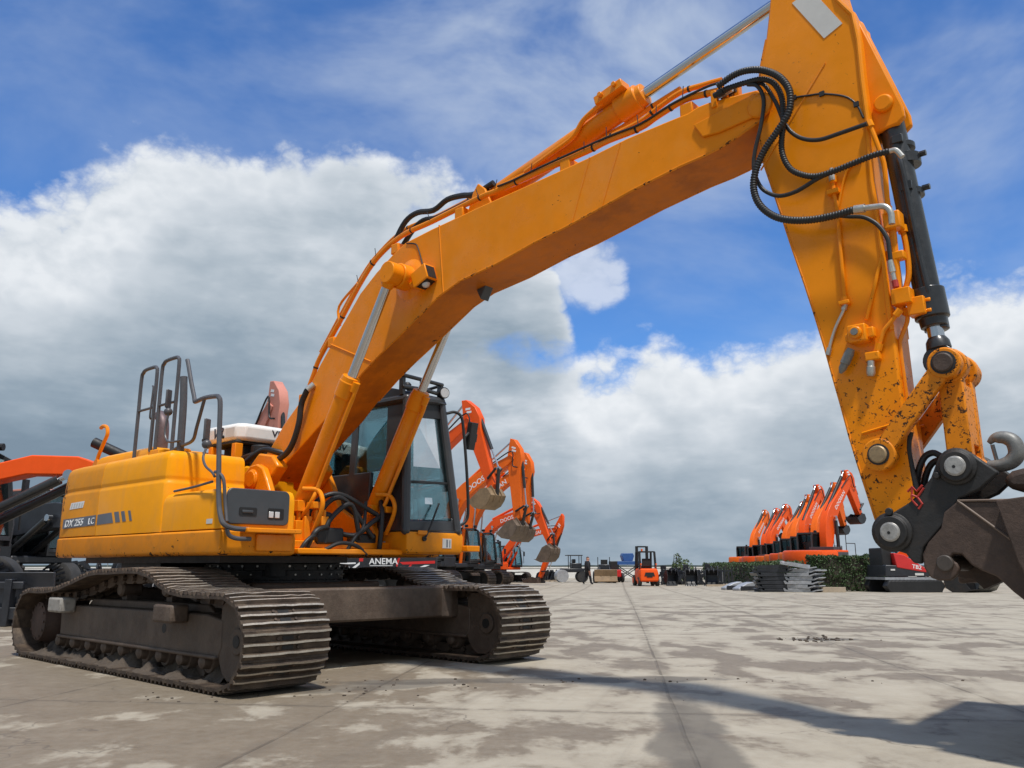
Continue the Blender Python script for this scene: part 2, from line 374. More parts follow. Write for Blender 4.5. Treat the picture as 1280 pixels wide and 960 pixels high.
# outlines in metres in the machine frame (x forward, z up)
T = {
 'boom': [(0.109,1.745),(1.034,2.297),(1.273,2.476),(1.564,2.656),(1.79,2.778),(2.063,2.909),(2.326,3.042),(2.578,3.17),(2.822,3.243),(3.238,3.288),(3.665,3.366),(3.961,3.402),(4.21,3.445),(4.566,3.511),(4.972,3.564),(5.144,3.575),(5.263,3.591),(5.409,3.63),(5.551,3.678),(5.609,3.734),(5.624,3.796),(5.601,3.862),(5.539,3.91),(5.342,3.939),(5.195,3.958),(5.117,3.959),(5.041,3.941),(4.883,3.941),(4.547,3.937),(4.184,3.906),(3.586,3.878),(3.003,3.855),(2.762,3.839),(2.457,3.822),(2.103,3.79),(1.914,3.714),(1.687,3.597),(1.455,3.444),(1.161,3.151),(0.858,2.84),(0.637,2.58),(0.281,2.312),(0.042,2.071),(-0.17,1.939),(-0.184,1.798)],
 'boom_plate': [(5.082,3.827),(5.148,3.712),(5.272,3.701),(5.567,3.72),(5.583,3.799),(5.534,3.881)],
 'arm': [(6.026,1.141),(5.993,1.289),(5.959,1.44),(5.925,1.605),(5.892,1.796),(5.86,1.964),(5.831,2.126),(5.787,2.338),(5.74,2.548),(5.683,2.782),(5.613,3.091),(5.543,3.386),(5.52,3.601),(5.533,3.88),(5.563,4.071),(5.614,4.252),(5.65,4.448),(5.699,4.747),(5.819,4.954),(5.949,4.908),(6.055,4.612),(6.103,4.301),(6.179,4.169),(6.196,3.981),(6.196,3.714),(6.204,3.449),(6.193,3.073),(6.209,2.763),(6.216,2.46),(6.218,2.172),(6.223,1.864),(6.237,1.581),(6.239,1.363),(6.241,1.174),(6.186,1.06),(6.09,1.029)],
 'arm_lug': [(6.108,4.293),(6.161,4.227),(6.288,3.797),(6.373,3.505),(6.376,3.437),(6.337,3.406),(6.233,3.394),(6.143,3.375)],
 'arm_patch': [(5.808,4.427),(5.988,4.088),(6.105,4.137),(5.932,4.468)],
 'hose_big': [(5.317,3.985),(5.434,4.016),(5.534,4.008),(5.64,3.961),(5.74,3.868),(5.793,3.747),(5.778,3.617),(5.705,3.526),(5.609,3.426),(5.543,3.313),(5.519,3.197),(5.548,3.081),(5.625,2.984),(5.722,2.925),(5.851,2.887),(5.982,2.873),(6.11,2.874)],
 'hose_big_end': [(6.11,2.874),(6.206,2.86),(6.27,2.845),(6.3,2.803),(6.301,2.732)],
 'hose_two': [(5.342,3.97),(5.483,3.957),(5.603,3.934),(5.68,3.873),(5.724,3.755),(5.723,3.601),(5.699,3.409),(5.74,3.272),(5.824,3.196),(5.905,3.164),(6.0,3.163),(6.117,3.174),(6.231,3.184),(6.318,3.178)],
 'hose_two_end': [(6.318,3.178),(6.351,3.171),(6.381,3.121)],
 'hose_three': [(5.523,3.942),(5.603,3.908),(5.673,3.756),(5.715,3.606),(5.76,3.513),(5.831,3.443),(5.926,3.403),(6.046,3.4),(6.204,3.402)],
 'hose_four': [(5.505,3.94),(5.569,3.902),(5.605,3.791),(5.578,3.634),(5.523,3.46),(5.509,3.343),(5.539,3.224),(5.597,3.152),(5.672,3.112),(5.774,3.112),(5.89,3.147),(5.968,3.162)],
 'hose_five': [(6.0,2.894),(6.053,2.873),(6.133,2.845),(6.202,2.781),(6.246,2.692),(6.252,2.619),(6.253,2.534)],
 'cable': [(5.734,3.749),(5.772,3.767),(5.862,3.746),(5.946,3.723),(6.076,3.653),(6.141,3.574),(6.173,3.473)],
 'pipe_return': [(6.204,3.42),(6.224,3.341),(6.249,3.221),(6.265,3.106),(6.259,2.849)],
 'arm_pipe': [(5.971,3.154),(5.968,3.062),(5.978,2.948),(5.976,2.698),(5.976,2.381)],
 'arm_tube': [(5.975,2.362),(5.958,2.323),(5.915,2.25),(5.88,2.17),(5.856,2.098)],
 'valve': [(6.055,2.199),(6.022,2.13),(5.997,2.093),(5.943,1.994)],
 'pipe_b': [(6.263,2.263),(6.216,2.213),(6.174,2.171),(6.152,2.12),(6.135,2.073)],
 'plug': [(6.131,2.074),(6.105,2.023),(6.094,2.007),(6.088,1.939)],
 'edge_pipe_a': [(6.261,2.779),(6.261,2.644),(6.255,2.353)],
 'edge_pipe_b': [(6.297,2.773),(6.307,2.65),(6.305,2.498),(6.274,2.397),(6.242,2.286)],
 'edge_pipe_c': [(6.282,2.283),(6.276,2.219),(6.244,2.152),(6.225,2.082),(6.23,1.828),(6.225,1.52),(6.228,1.347)],
 'armhose_low': [(6.251,1.598),(6.231,1.514),(6.239,1.385),(6.249,1.291)],
 'coupler_hose': [(6.235,1.296),(6.252,1.388),(6.288,1.462),(6.333,1.484),(6.37,1.464)],
 'coupler': [(6.042,1.012),(6.031,1.078),(6.061,1.136),(6.142,1.171),(6.226,1.217),(6.281,1.263),(6.347,1.341),(6.386,1.428),(6.424,1.47),(6.481,1.481),(6.541,1.456),(6.583,1.416),(6.657,1.347),(6.567,1.267),(6.473,1.228),(6.43,1.163),(6.378,1.093),(6.327,1.039),(6.281,0.992),(6.261,0.908),(6.223,0.912),(6.189,0.96),(6.128,0.981)],
 'claw': [(6.465,1.216),(6.397,1.163),(6.374,1.085),(6.307,1.015),(6.274,0.956),(6.275,0.888),(6.3,0.841),(6.34,0.826),(6.391,0.827),(6.423,0.854),(6.438,0.888),(6.429,0.912),(6.409,0.927),(6.403,0.943),(6.419,0.958),(6.455,0.954),(6.493,0.904),(6.535,0.877),(6.598,0.848),(6.66,0.778),(6.728,0.715),(6.785,0.652),(6.848,0.655),(6.927,1.185)],
 'bucket_side': [(6.467,1.216),(6.783,1.193),(6.784,0.926)],
 'lump': [(6.651,1.311),(6.698,1.355),(6.829,1.383),(6.814,1.254),(6.687,1.262)],
 'lifthook': [(6.581,1.398),(6.635,1.394),(6.686,1.41),(6.715,1.448),(6.708,1.505),(6.672,1.533),(6.625,1.534),(6.597,1.512)],
 'link': [(6.104,1.481),(6.47,1.927)],
 'pins': [(6.104,1.481),(6.47,1.927),(6.476,1.388),(6.134,1.071),(6.377,0.912),(5.565,3.781)],
 'boomrod_eye': [(2.179,3.413)],
 'lightbox': [(2.254,3.443),(2.443,3.44),(2.601,3.286),(2.408,3.258)],
 'boom_pipe': [(0.639,2.668),(0.699,2.774),(0.794,2.932),(1.1,3.245),(1.396,3.565),(1.652,3.77),(1.996,3.894),(2.411,3.917),(3.01,3.962),(3.197,3.961),(3.594,3.974),(4.134,3.986),(4.343,4.002),(4.626,4.0),(4.777,4.037),(4.993,4.076),(5.148,4.055),(5.297,4.03)],
 'boom_pipe2': [(3.094,4.055),(3.5,4.081),(4.053,4.085),(4.267,4.102),(4.559,4.124),(4.699,4.167),(4.903,4.219),(5.095,4.202),(5.23,4.182)],
 'boom_pipe_in': [(0.469,3.088),(1.101,3.751),(1.408,3.963),(1.766,4.092),(2.221,4.099),(2.795,4.144),(3.362,4.169),(4.192,4.202),(4.6,4.288),(4.843,4.334)],
 'brace_pipe': [(1.076,3.213),(1.047,3.417),(1.331,3.593)],
 'top_hose_a': [(3.084,4.106),(2.863,4.072),(2.694,4.11),(2.508,4.129),(2.329,4.081),(2.109,4.123),(1.94,4.084),(1.796,3.929)],
 'top_hose_b': [(2.745,4.081),(2.644,4.081),(2.51,4.075),(2.276,4.058),(2.077,4.085),(1.931,4.029),(1.774,3.893)],
 'foot_hose': [(0.749,2.59),(0.665,2.464),(0.641,2.282),(0.562,2.099),(0.447,1.99),(0.267,1.941),(0.043,1.976),(-0.161,2.027),(-0.363,2.01)],
 'boom_cable': [(2.12,3.776),(2.242,3.735),(2.288,3.669),(2.346,3.518)],
 'elec_line': [(3.243,3.979),(3.404,3.976),(3.62,3.989),(3.908,4.0),(4.365,4.015),(4.647,4.011),(4.915,4.063),(5.167,4.082),(5.269,4.076)],
 'armcyl': [(2.942,4.019),(4.383,4.355),(4.56,4.398),(5.792,4.67)],
 'arm_cyl_pipe': [(3.448,4.077),(3.747,4.151),(3.952,4.209),(4.057,4.314),(4.191,4.372),(4.244,4.391)],
 'bktcyl': [(6.273,3.553),(6.287,3.416),(6.382,2.253),(6.391,2.186),(6.398,2.048),(6.404,1.988)],
 'bkt_pipe': [(6.311,3.188),(6.333,3.007),(6.368,2.539),(6.387,2.311)],
}
# ------------------------------------------------------------------ the yellow excavator
HEAD = R(-42)
C0 = (-2.396, 8.696, 0.0)
EX = thing('crawler_excavator', 'large used yellow crawler excavator with grey stripe and raised boom, in the foreground',
           'excavator', C0, HEAD)

def P3(name, y): return [(x, y, z) for x, z in T[name]]

# ---- tracks ------------------------------------------------------
def track_path():
    pts = [(-1.95 + 3.88 * i / 16, 0.032) for i in range(17)]
    pts += [(1.93 + 0.325 * math.cos(a), 0.357 + 0.325 * math.sin(a)) for a in [R(-90 + 180 * i / 12) for i in range(1, 12)]]
    pts += [(1.90, 0.683), (1.57, 0.680), (1.22, 0.688), (0.98, 0.735), (0.74, 0.82), (0.50, 0.855), (0.15, 0.852), (-0.12, 0.842),
            (-0.38, 0.838), (-0.62, 0.80), (-0.90, 0.738), (-1.25, 0.675), (-1.60, 0.650), (-1.90, 0.652)]
    pts += [(-1.95 - 0.31 * math.cos(a), 0.342 + 0.31 * math.sin(a)) for a in [R(90 - 180 * i / 12) for i in range(1, 12)]]
    d = smooth_path([(p[0], 0, p[1]) for p in pts], 5, closed=True)
    L = [0.0]
    for i in range(len(d)): L.append(L[-1] + (d[(i + 1) % len(d)] - d[i]).length)
    def at(s):
        s %= L[-1]
        for i in range(len(d)):
            if L[i + 1] >= s:
                a, b = d[i], d[(i + 1) % len(d)]
                return a.lerp(b, (s - L[i]) / max(1e-9, L[i + 1] - L[i]))
    return at, L[-1]
PATH, PLEN = track_path()
NSHOE = 48
PITCH = PLEN / NSHOE
SW = 0.36   # half shoe width

def shoe_mesh(dents):
    m = MB(); p = PITCH
    rnd = random.Random(dents)
    top = 0.0
    # plate with curled edges
    prof = [(-p * .53, -.012), (-p * .47, .006), (p * .40, .004), (p * .50, -.008), (p * .54, -.016), (p * .50, -.02), (-p * .50, -.022)]
    m.prism(prof, -SW, SW, 'y')
    # two grousers, worn tops, built in short spans so that the edges wander
    for gx, gh in ((-p * .37, .032), (-p * .035, .029), (p * .30, .030)):
        n = 10; y0 = -SW
        vs = []; fs = []
        for i in range(n + 1):
            y = -SW + 2 * SW * i / n
            h = gh + rnd.uniform(-.004, .004) - (0.006 if i in (0, n) else 0)
            dx = rnd.uniform(-.002, .002)
            vs += [(gx - .016, y, 0), (gx - .0075 + dx, y, h), (gx + .0075 + dx, y, h), (gx + .017, y, 0)]
        for i in range(n):
            b = i * 4
            m.cur = 0; m.add([], [])
        base = len(m.v); m.v += vs
        for i in range(n):
            b = base + i * 4
            for k, mi in ((0, 0), (1, 1), (2, 0)):
                m.f.append([b + k, b + k + 1, b + k + 5, b + k + 4]); m.mi.append(mi)
        for b in (base, base + n * 4):
            m.f.append([b, b + 1, b + 2, b + 3]); m.mi.append(0)
    m.cur = 0
    for sy in (-1, 1):
        for bx in (-p * .20, p * .13):
            m.cyl((bx, sy * .085, 0), (bx, sy * .085, .016), .013, .012, 6)
    m.cur = 2
    for bx in (-p * .20, p * .13):
        m.box(bx - .013, bx + .013, -.045, .045, .0055, .0085)
    return m.mesh('track_shoe', [M['shoe'], M['shoe_edge'], M['dark']], 30)
SHOES = [shoe_mesh(k) for k in range(5)]

def chain_mesh():
    m = MB()
    for i in range(NSHOE):
        a, b = PATH((i - .12) * PITCH), PATH((i + 1.12) * PITCH)
        d = (b - a).normalized(); nrm = Vector((d.z, 0, -d.x))   # outward for this winding
        for sy in (-1, 1):
            y = sy * .075
            sec = []
            for q, h0, h1 in ((a, .02, .075), (a.lerp(b, .3), .012, .105), (a.lerp(b, .7), .012, .105), (b, .02, .075)):
                sec.append((q - nrm * h0, q - nrm * h1))
            vs = []
            for t, u in sec:
                for yy in (y - .022, y + .022): vs += [(t.x, yy, t.z), (u.x, yy, u.z)]
            fs = []
            for k in range(3):
                o = k * 4
                fs += [(o, o + 4, o + 5, o + 1), (o + 2, o + 3, o + 7, o + 6), (o, o + 2, o + 6, o + 4), (o + 1, o + 5, o + 7, o + 3)]
            fs += [(0, 1, 3, 2), (12, 14, 15, 13)]
            m.add(vs, fs)
        c = PATH(i * PITCH) - nrm * .055
        m.cyl((c.x, -.13, c.z), (c.x, .13, c.z), .024, n=8)
    return m.mesh('track_chain', M['under'], 30)
CHAIN = chain_mesh()

def roller_meshes():
    m = MB(); m.turned((0, -.15, 0), (0, 1, 0), [(0, .085), (.03, .1), (.06, .1), (.065, .085), (.235, .085), (.24, .1), (.27, .1), (.3, .085)], 20)
    for s in (-1, 1): m.turned((0, s * .15, 0), (0, s * 1, 0), [(0, .06), (.055, .052), (.07, .03)], 14)
    roll_me = m.mesh('track_roller', M['under'])
    m = MB(); m.turned((0, -.1, 0), (0, 1, 0), [(0, .05), (.02, .065), (.18, .065), (.2, .05)], 16)
    m.box(-.05, .05, -.05, .05, -.24, -.05)
    b = m.mesh('carrier_roller', M['under'])
    m = MB(); m.turned((0, -.09, 0), (0, 1, 0), [(0, .235), (.05, .25), (.055, .285), (.125, .285), (.13, .25), (.18, .235)], 32)
    c = m.mesh('idler_wheel', M['under'])
    m = MB()
    n = 21; out = []
    for k in range(n):
        for da, r in ((0, .245), (.3, .245), (.42, .285), (.62, .285)):
            a = 2 * math.pi * (k + da) / n; out.append((r * math.cos(a), r * math.sin(a)))
    m.prism(out, -.035, .035)
    m.turned((0, -.06, 0), (0, -1, 0), [(-.04, .23), (.06, .225), (.10, .20), (.16, .19), (.175, .15), (.18, .06)], 28)
    for k in range(12):
        a = 2 * math.pi * k / 12
        m.cyl((.165 * math.cos(a), -.21, .165 * math.sin(a)), (.165 * math.cos(a), -.235, .165 * math.sin(a)), .014, n=6)
    d = m.mesh('drive_sprocket', M['rust_under'])
    return roll_me, b, c, d
M['rust_under'] = material('rusty_drive_hub', (0.085, 0.050, 0.038), 0.7, vary=0.25, vscale=4, dirt=0.5, dirtcol=(0.05, 0.042, 0.036), bump=0.2)
ROLL, CARR, IDLER, SPROCK = roller_meshes()

def sub(name, me, parent, loc=(0, 0, 0), rot=(0, 0, 0)):
    o = link(bpy.data.objects.new(name, me), parent); o.location = loc; o.rotation_euler = rot
    return o

def build_track(yc, dx, side):
    """side -1: the right-hand track (outer face towards -y), +1: the left-hand one"""
    ch = sub('track', CHAIN, EX, (dx, yc, 0))
    rnd = random.Random(int(yc * 10))
    for i in range(NSHOE):
        s = (i + .5) * PITCH
        a, b = PATH(s - PITCH * .46), PATH(s + PITCH * .46)
        d = b - a
        ang = math.atan2(-d.z, d.x)
        o = sub('track_shoe', SHOES[rnd.randrange(5)], ch)
        c = (a + b) / 2
        # along the bottom the path runs towards +x, outward is down
        o.matrix_basis = Matrix.Translation((c.x, rnd.uniform(-.004, .004), c.z)) @ Matrix.Rotation(ang + math.pi, 4, 'Y') @ Matrix.Rotation(rnd.uniform(-.006, .006), 4, 'Z')
    # side frame
    m = MB(); o = -1 if side < 0 else 1
    body = [(-1.38, .24), (1.66, .22), (1.70, .30), (1.70, .50), (1.45, .535), (-1.25, .525), (-1.40, .46)]
    m.prism(body, -.21, .21)
    m.prism([(-1.0, .525), (1.4, .535), (1.3, .60), (-.9, .59)], -.12, .12)
    # lower flange and stiffeners
    m.box(-1.40, 1.66, -.235, .235, .215, .245)
    fr = m.build('track_frame', M['under'], EX, bevel=.012)
    fr.location = (dx, yc, 0)
    # dark slots on the sloped top
    m = MB()
    for k in range(13):
        x = -.95 + k * .19
        m.prism([(x, .537), (x + .07, .537), (x + .03, .565), (x - .04, .565)], -.222, -.213)
    m2 = MB()
    # hub plate over the idler, both faces
    hub = [(1.66, .60), (1.72, .645), (1.90, .645), (2.02, .58), (2.07, .46), (2.08, .30), (2.03, .14), (1.93, .075), (1.80, .07), (1.72, .12), (1.66, .22)]
    m2.prism(hub, -.205, -.165); m2.prism(hub, .165, .205)
    m2.cyl((1.93, -.225, .36), (1.93, .225, .36), .095, n=24)
    hp = m2.build('idler_bracket', M['under'], fr, bevel=.008)
    m3 = MB(); m3.cyl((1.93, -.229, .36), (1.93, .229, .36), .045, n=14); m3.build('bearing_bore', M['dark'], fr)
    # bolted steps
    for x in (-1.20, 1.02):
        m4 = MB(); m4.box(x - .16, x + .16, min(o * .21, o * .36), max(o * .21, o * .36), .46, .60)
        m4.build('foot_step', M['pad'] if x < 0 else M['under'], fr, bevel=.02)
    m5 = MB(); m5.cyl((.78, -.2115, .40), (.78, .2115, .40), .038, n=14); m5.build('frame_hole', M['dark'], fr)
    for k in range(9):
        sub('track_roller', ROLL, fr, (-1.42 + k * .355, 0, .185))
    for x in (-.38, .50): sub('carrier_roller', CARR, fr, (x, 0, .70 if x > 0 else .685))
    sub('idler_wheel', IDLER, fr, (1.93, 0, .357))
    sp = sub('drive_sprocket', SPROCK, fr, (-1.95, 0, .342), (0, 0, 0 if o < 0 else math.pi))
    # mud lying on the lower run
    m6 = MB(); nx, ny = 150, 12
    vs = []
    for i in range(nx):
        x = -1.75 + 3.45 * i / (nx - 1)
        for j in range(ny):
            v = j / (ny - 1); y = o * (.10 + .25 * v)
            h = .05 + .13 * (1 - v) ** 1.2 * (.45 + 1.3 * mnoise.noise((x * 5, y * 6, yc))) + .06 * mnoise.noise((x * 17, y * 17, 2)) * (1 - .7 * v)
            vs.append((x, y, max(.045, h)))
    fs = [(i * ny + j, (i + 1) * ny + j, (i + 1) * ny + j + 1, i * ny + j + 1) for i in range(nx - 1) for j in range(ny - 1)]
    b0 = len(vs)
    vs += [(v[0], v[1], .04) for v in vs]
    fs += [(b0 + i * ny + j, b0 + i * ny + j + 1, b0 + (i + 1) * ny + j + 1, b0 + (i + 1) * ny + j) for i in range(nx - 1) for j in range(ny - 1)]
    m6.add(vs, fs)
    m6.build('mud_heap', M['mud'], fr, smooth=60)
    return fr
FR1 = build_track(-1.32, 0.0, -1)
FR2 = build_track(1.32, -0.03, 1)

# ---- centre frame -------------------------------------------------
m = MB()
m.prism([(-.75, -.72), (.75, -.72), (.85, -.5), (.85, .5), (.75, .72), (-.75, .72), (-.85, .5), (-.85, -.5)], .42, .745, 'z')
for sx in (-1, 1):
    for sy in (-1, 1):
        m.prism([(sx * .45, sy * .55), (sx * .86, sy * .30), (sx * 1.50, sy * 1.02), (sx * 1.50, sy * 1.12), (sx * .80, sy * 1.12)], .40, .685, 'z')
m.prism([(1.12, -1.12), (1.26, -1.12), (1.44, .96), (1.44, 1.12), (1.12, 1.12)], .405, .705, 'z')
m.build('centre_frame', M['under'], EX, bevel=.02)
m = MB()
m.turned((0, 0, .70), (0, 0, 1), [(0, .72), (.06, .72), (.065, .655), (.155, .655), (.16, .70), (.215, .70), (.22, .62), (.27, .62)], 48)
for k in range(36):
    a = 2 * math.pi * k / 36
    m.cyl((.69 * math.cos(a), .69 * math.sin(a), .76), (.69 * math.cos(a), .69 * math.sin(a), .775), .014, n=6)
    m.cyl((.70 * math.cos(a), .70 * math.sin(a), .875), (.715 * math.cos(a), .715 * math.sin(a), .875), .012, n=6)
sr = m.build('slew_ring', M['greasy'], EX)
m = MB()
for k in range(30):
    a = 2 * math.pi * k / 30
    m.cyl((.70 * math.cos(a), .70 * math.sin(a), .895), (.712 * math.cos(a), .712 * math.sin(a), .895), .011, n=6)
    m.cyl((.655 * math.cos(a + .1), .655 * math.sin(a + .1), .815), (.667 * math.cos(a + .1), .667 * math.sin(a + .1), .815), .009, n=6)
m.build('ring_bolt_row', M['fitting'], sr)

# ---- upper structure ---------------------------------------------------
def loft(plan, prof, lockx=(), locky=()):
    """closed plan polygon (ccw or cw) swept through (inset, z) rings; lock: indices that keep x or y"""
    n = len(plan); area = sum(plan[i][0] * plan[(i + 1) % n][1] - plan[(i + 1) % n][0] * plan[i][1] for i in range(n))
    sg = 1 if area > 0 else -1
    rings = []
    for ins, z in prof:
        ring = []
        for i in range(n):
            a, b, c = (Vector(plan[(i + k) % n]) for k in (-1, 0, 1))
            e1 = (b - a).normalized(); e2 = (c - b).normalized()
            n1 = Vector((-e1.y, e1.x)) * sg; n2 = Vector((-e2.y, e2.x)) * sg
            bis = n1 + n2
            bis = bis / max(.35, bis.dot(n1)) if bis.length > 1e-6 else n1
            p = b + bis * ins
            if i in lockx: p.x = b.x
            if i in locky: p.y = b.y
            ring.append((p.x, p.y, z))
        rings.append(ring)
    m = MB()
    vs = [v for r in rings for v in r]; k = len(rings)
    fs = [(i * n + j, i * n + (j + 1) % n, (i + 1) * n + (j + 1) % n, (i + 1) * n + j) for i in range(k - 1) for j in range(n)]
    fs += [list(range(n - 1, -1, -1)), [(k - 1) * n + j for j in range(n)]]
    m.add(vs, fs)
    return m

tail = [(-1.9, -1.365), (-2.18, -1.345), (-2.36, -1.29), (-2.50, -1.19), (-2.62, -1.03), (-2.74, -.75), (-2.82, -.4), (-2.85, 0)]
tail_full = tail + [(x, -y) for x, y in reversed(tail[:-1])]
side_prof = [(0, 1.195), (0, 1.63), (.006, 1.65), (.016, 1.664), (.018, 1.684), (.012, 1.70), (.012, 1.715), (.024, 1.86), (.034, 1.905), (.055, 1.932), (.09, 1.948), (.14, 1.957)]
cw = loft([(-1.205, -1.365)] + tail_full + [(-1.205, 1.365)], side_prof, lockx=(0, len(tail_full) + 1)).build('counterweight', M['paint_tail'], EX, bevel=.006)
plan = [(-1.197, -1.365), (.10, -1.365), (.165, -1.35), (.195, -1.31), (.205, -1.25), (.205, -.56), (-1.197, -.56)]
hood = loft(plan, side_prof, lockx=(0, 6), locky=(5, 6)).build('side_door', M['paint_body'], EX, bevel=.006)
m = MB(); m.prism([(-1.197, 1.20), (-1.197, 1.95), (-.45, 1.95), (-.45, 1.20)], -.55, 1.36); m.build('engine_bay', M['paint_body'], EX, bevel=.03)
# raised engine bonnet on top
hb = loft([(-2.35, -.98), (-1.05, -.98), (-1.05, .85), (-2.35, .85)], [(0, 1.94), (0, 2.05), (.03, 2.11), (.09, 2.14), (.16, 2.15)]).build('engine_bonnet', M['paint_body'], EX, bevel=.012)
# fuel tank and skirt
plan = [(.215, -1.362), (1.20, -1.362), (1.25, -1.345), (1.268, -1.30), (1.268, -.68), (.215, -.68)]
tank = loft(plan, [(0, 1.195), (0, 1.44), (.012, 1.49), (.04, 1.525), (.09, 1.54)], lockx=(0, 5), locky=(4, 5)).build('fuel_tank', M['paint_body'], EX, bevel=.006)
m = MB(); m.turned((.62, -1.0, 1.54), (.62, -1.0, 9), [(0, .06), (.03, .06), (.035, .05), (.045, .03)], 18); m.build('filler_cap', M['paint_body'], tank)
sk = [(1.275, -1.372)] + [(x - (.012 if x < -2 else 0), y * 1.005) for x, y in tail_full] + [(.95, 1.372), (.95, .46), (.50, .32), (.50, -.46), (1.275, -.66)]
skirt = loft(sk, [(.03, .985), (.006, 1.0), (0, 1.02), (0, 1.175), (.012, 1.188)]).build('body_skirt', M['paint_skirt'], EX, bevel=.006)
m = MB(); m.prism([(-2.3, -1.0), (.9, -1.15), (.95, .15), (-.5, .85), (-2.3, .9)], .925, .984, 'z')
m.box(-1.6, -.7, -.9, .9, .86, .93); m.cyl((.5, -.35, .80), (.5, -.35, .93), .12)
m.build('belly_plate', M['greasy'], EX)
# bolted lower flange in front of the tank, small step
m = MB(); m.box(1.277, 1.40, -1.20, -.68, 1.165, 1.205); m.box(1.277, 1.30, -1.05, -.70, 1.02, 1.16)
m.build('front_step', M['paint'], EX, bevel=.008)
# grey lamp panel on the tank front
def rrect(y0, y1, z0, z1, r, n=5):
    out = []
    for cy, cz, a0 in ((y1 - r, z1 - r, 0), (y0 + r, z1 - r, 90), (y0 + r, z0 + r, 180), (y1 - r, z0 + r, 270)):
        for k in range(n + 1):
            a = R(a0 + 90 * k / n); out.append((cy + r * math.cos(a), cz + r * math.sin(a)))
    return out
m = MB(); m.prism(rrect(-1.335, -.745, 1.235, 1.530, .05), 1.262, 1.288, 'x')
lp = m.build('lamp_panel', M['grey_panel'], EX, bevel=.008)
m = MB(); m.prism(rrect(-1.225, -1.06, 1.305, 1.375, .015), 1.284, 1.292, 'x'); m.build('latch_recess', M['dark'], lp)
m = MB(); m.box(1.288, 1.302, -1.20, -1.10, 1.33, 1.352); m.build('latch', M['grey_panel'], lp, bevel=.004)
m = MB(); m.prism(rrect(-.955, -.80, 1.285, 1.378, .012), 1.284, 1.291, 'x'); m.build('lamp_recess', M['dark'], lp)
for y in (-.925, -.865):
    m = MB(); m.box(1.288, 1.298, y - .022, y + .022, 1.297, 1.35); m.build('work_lamp', M['lens'], lp, bevel=.004)
# decals on the side
SD = -1.3665
m = MB(); m.prism([(-2.07, 1.285), (-1.225, 1.30), (-1.225, 1.402), (-2.07, 1.385)], SD - .001, SD); m.build('decal_stripe', M['stripe'], cw)
m = MB()
m.prism([(-1.185, 1.30), (-.80, 1.31), (-.86, 1.412), (-1.185, 1.402)], SD - .001, SD)
for k in range(3): m.prism([(-.745 + k * .155, 1.311 + .002 * k), (-.645 + k * .150 - .02 * k, 1.313 + .002 * k), (-.70 + k * .150 - .02 * k, 1.415), (-.80 + k * .155, 1.413)], SD - .001, SD)
m.build('decal_stripe', M['stripe'], hood)
fx = frame((-2.02, SD - .0025, 1.302), (1, 0, .018), (0, 0, 1))
text_part('model_lettering', 'DX', M['white_text'], cw, .10, fx, shear=.22, sx=1.5, bold=.02)
fx = frame((-1.76, SD - .0025, 1.306), (1, 0, .018), (0, 0, 1))
text_part('model_lettering', '255', M['white_text'], cw, .10, fx, shear=.22, sx=1.5, bold=.02)
fx = frame((-1.405, SD - .0025, 1.312), (1, 0, .018), (0, 0, 1))
text_part('model_lettering', 'LC', M['white_text'], cw, .092, fx, shear=.1, sx=1.3, bold=.0, spacing=1.1)
m = MB(); m.prism([(-1.93, 1.485), (-1.58, 1.492), (-1.55, 1.56), (-1.90, 1.553)], SD - .001, SD)
st = m.build('side_sticker', M['white_text'], cw)
m = MB()
for k in range(5): m.prism([(-1.90 + k * .065, 1.497), (-1.865 + k * .065, 1.497), (-1.845 + k * .065, 1.545), (-1.88 + k * .065, 1.545)], SD - .002, SD - .0011)
m.build('sticker_print', M['sticker'], st)
m = MB(); m.prism([(1.02, 1.24), (1.12, 1.24), (1.12, 1.28), (1.02, 1.28)], -1.3645, -1.3635); m.build('side_sticker', M['sticker'], tank)
# exhaust, hook, rear bits on the bonnet
m = MB(); m.tube(smooth_path([(-1.30, -.72, 2.12), (-1.30, -.72, 2.33), (-1.33, -.72, 2.46), (-1.42, -.72, 2.54)], 6), .062, 16); m.build('exhaust_pipe', M['exhaust'], EX)
m = MB(); m.tube(smooth_path([(-2.42, -.95, 1.95), (-2.40, -.95, 2.12), (-2.28, -.95, 2.28), (-2.20, -.95, 2.38), (-2.23, -.95, 2.46), (-2.33, -.95, 2.49), (-2.40, -.95, 2.475)], 6), .022, 10)
m.prism([(-2.55, 1.955), (-2.30, 1.955), (-2.36, 2.10), (-2.44, 2.10)], -.97, -.93)
m.build('bonnet_hook', M['paint'], EX)
m = MB(); m.box(-.75, -.50, -1.12, -.95, 1.95, 2.04); m.cyl((-.30, -.98, 1.955), (-.30, -.98, 2.03), .085, n=18); m.box(-.98, -.72, -1.13, -1.02, 1.955, 2.0)
m.build('hood_fixture', M['paint_body'], EX, bevel=.01)

# ---- handrails -----------------------------------------------------
def rail(name, pts, r=.019, n=4):
    mm = MB(); mm.tube(smooth_path(pts, n), r, 10); return mm.build(name, M['rail'], EX)
def hoop(x0, x1, z0, z1, y, mid):
    mm = MB(); c = .09
    mm.tube(smooth_path([(x0, y, z0), (x0, y, (z0 + z1) / 2), (x0, y, z1 - c), (x0 + .03, y, z1 - .025), (x0 + c, y, z1), (x1 - .07, y, z1), (x1 - .02, y, z1 - .02), (x1, y, z1 - .08), (x1, y, (z0 + z1) / 2), (x1, y, z0)], 4), .019, 10)
    mm.tube([(x0, y, mid), (x1, y, mid)], .014, 8)
    mm.box(x0 - .05, x1 + .05, y - .04, y + .04, z0 - .02, z0 + .03)
    return mm.build('handrail', M['rail'], EX)
hoop(-1.09, -.735, 1.95, 2.925, -1.10, 2.49)
hoop(-.625, -.265, 1.95, 2.95, -1.10, 2.49)
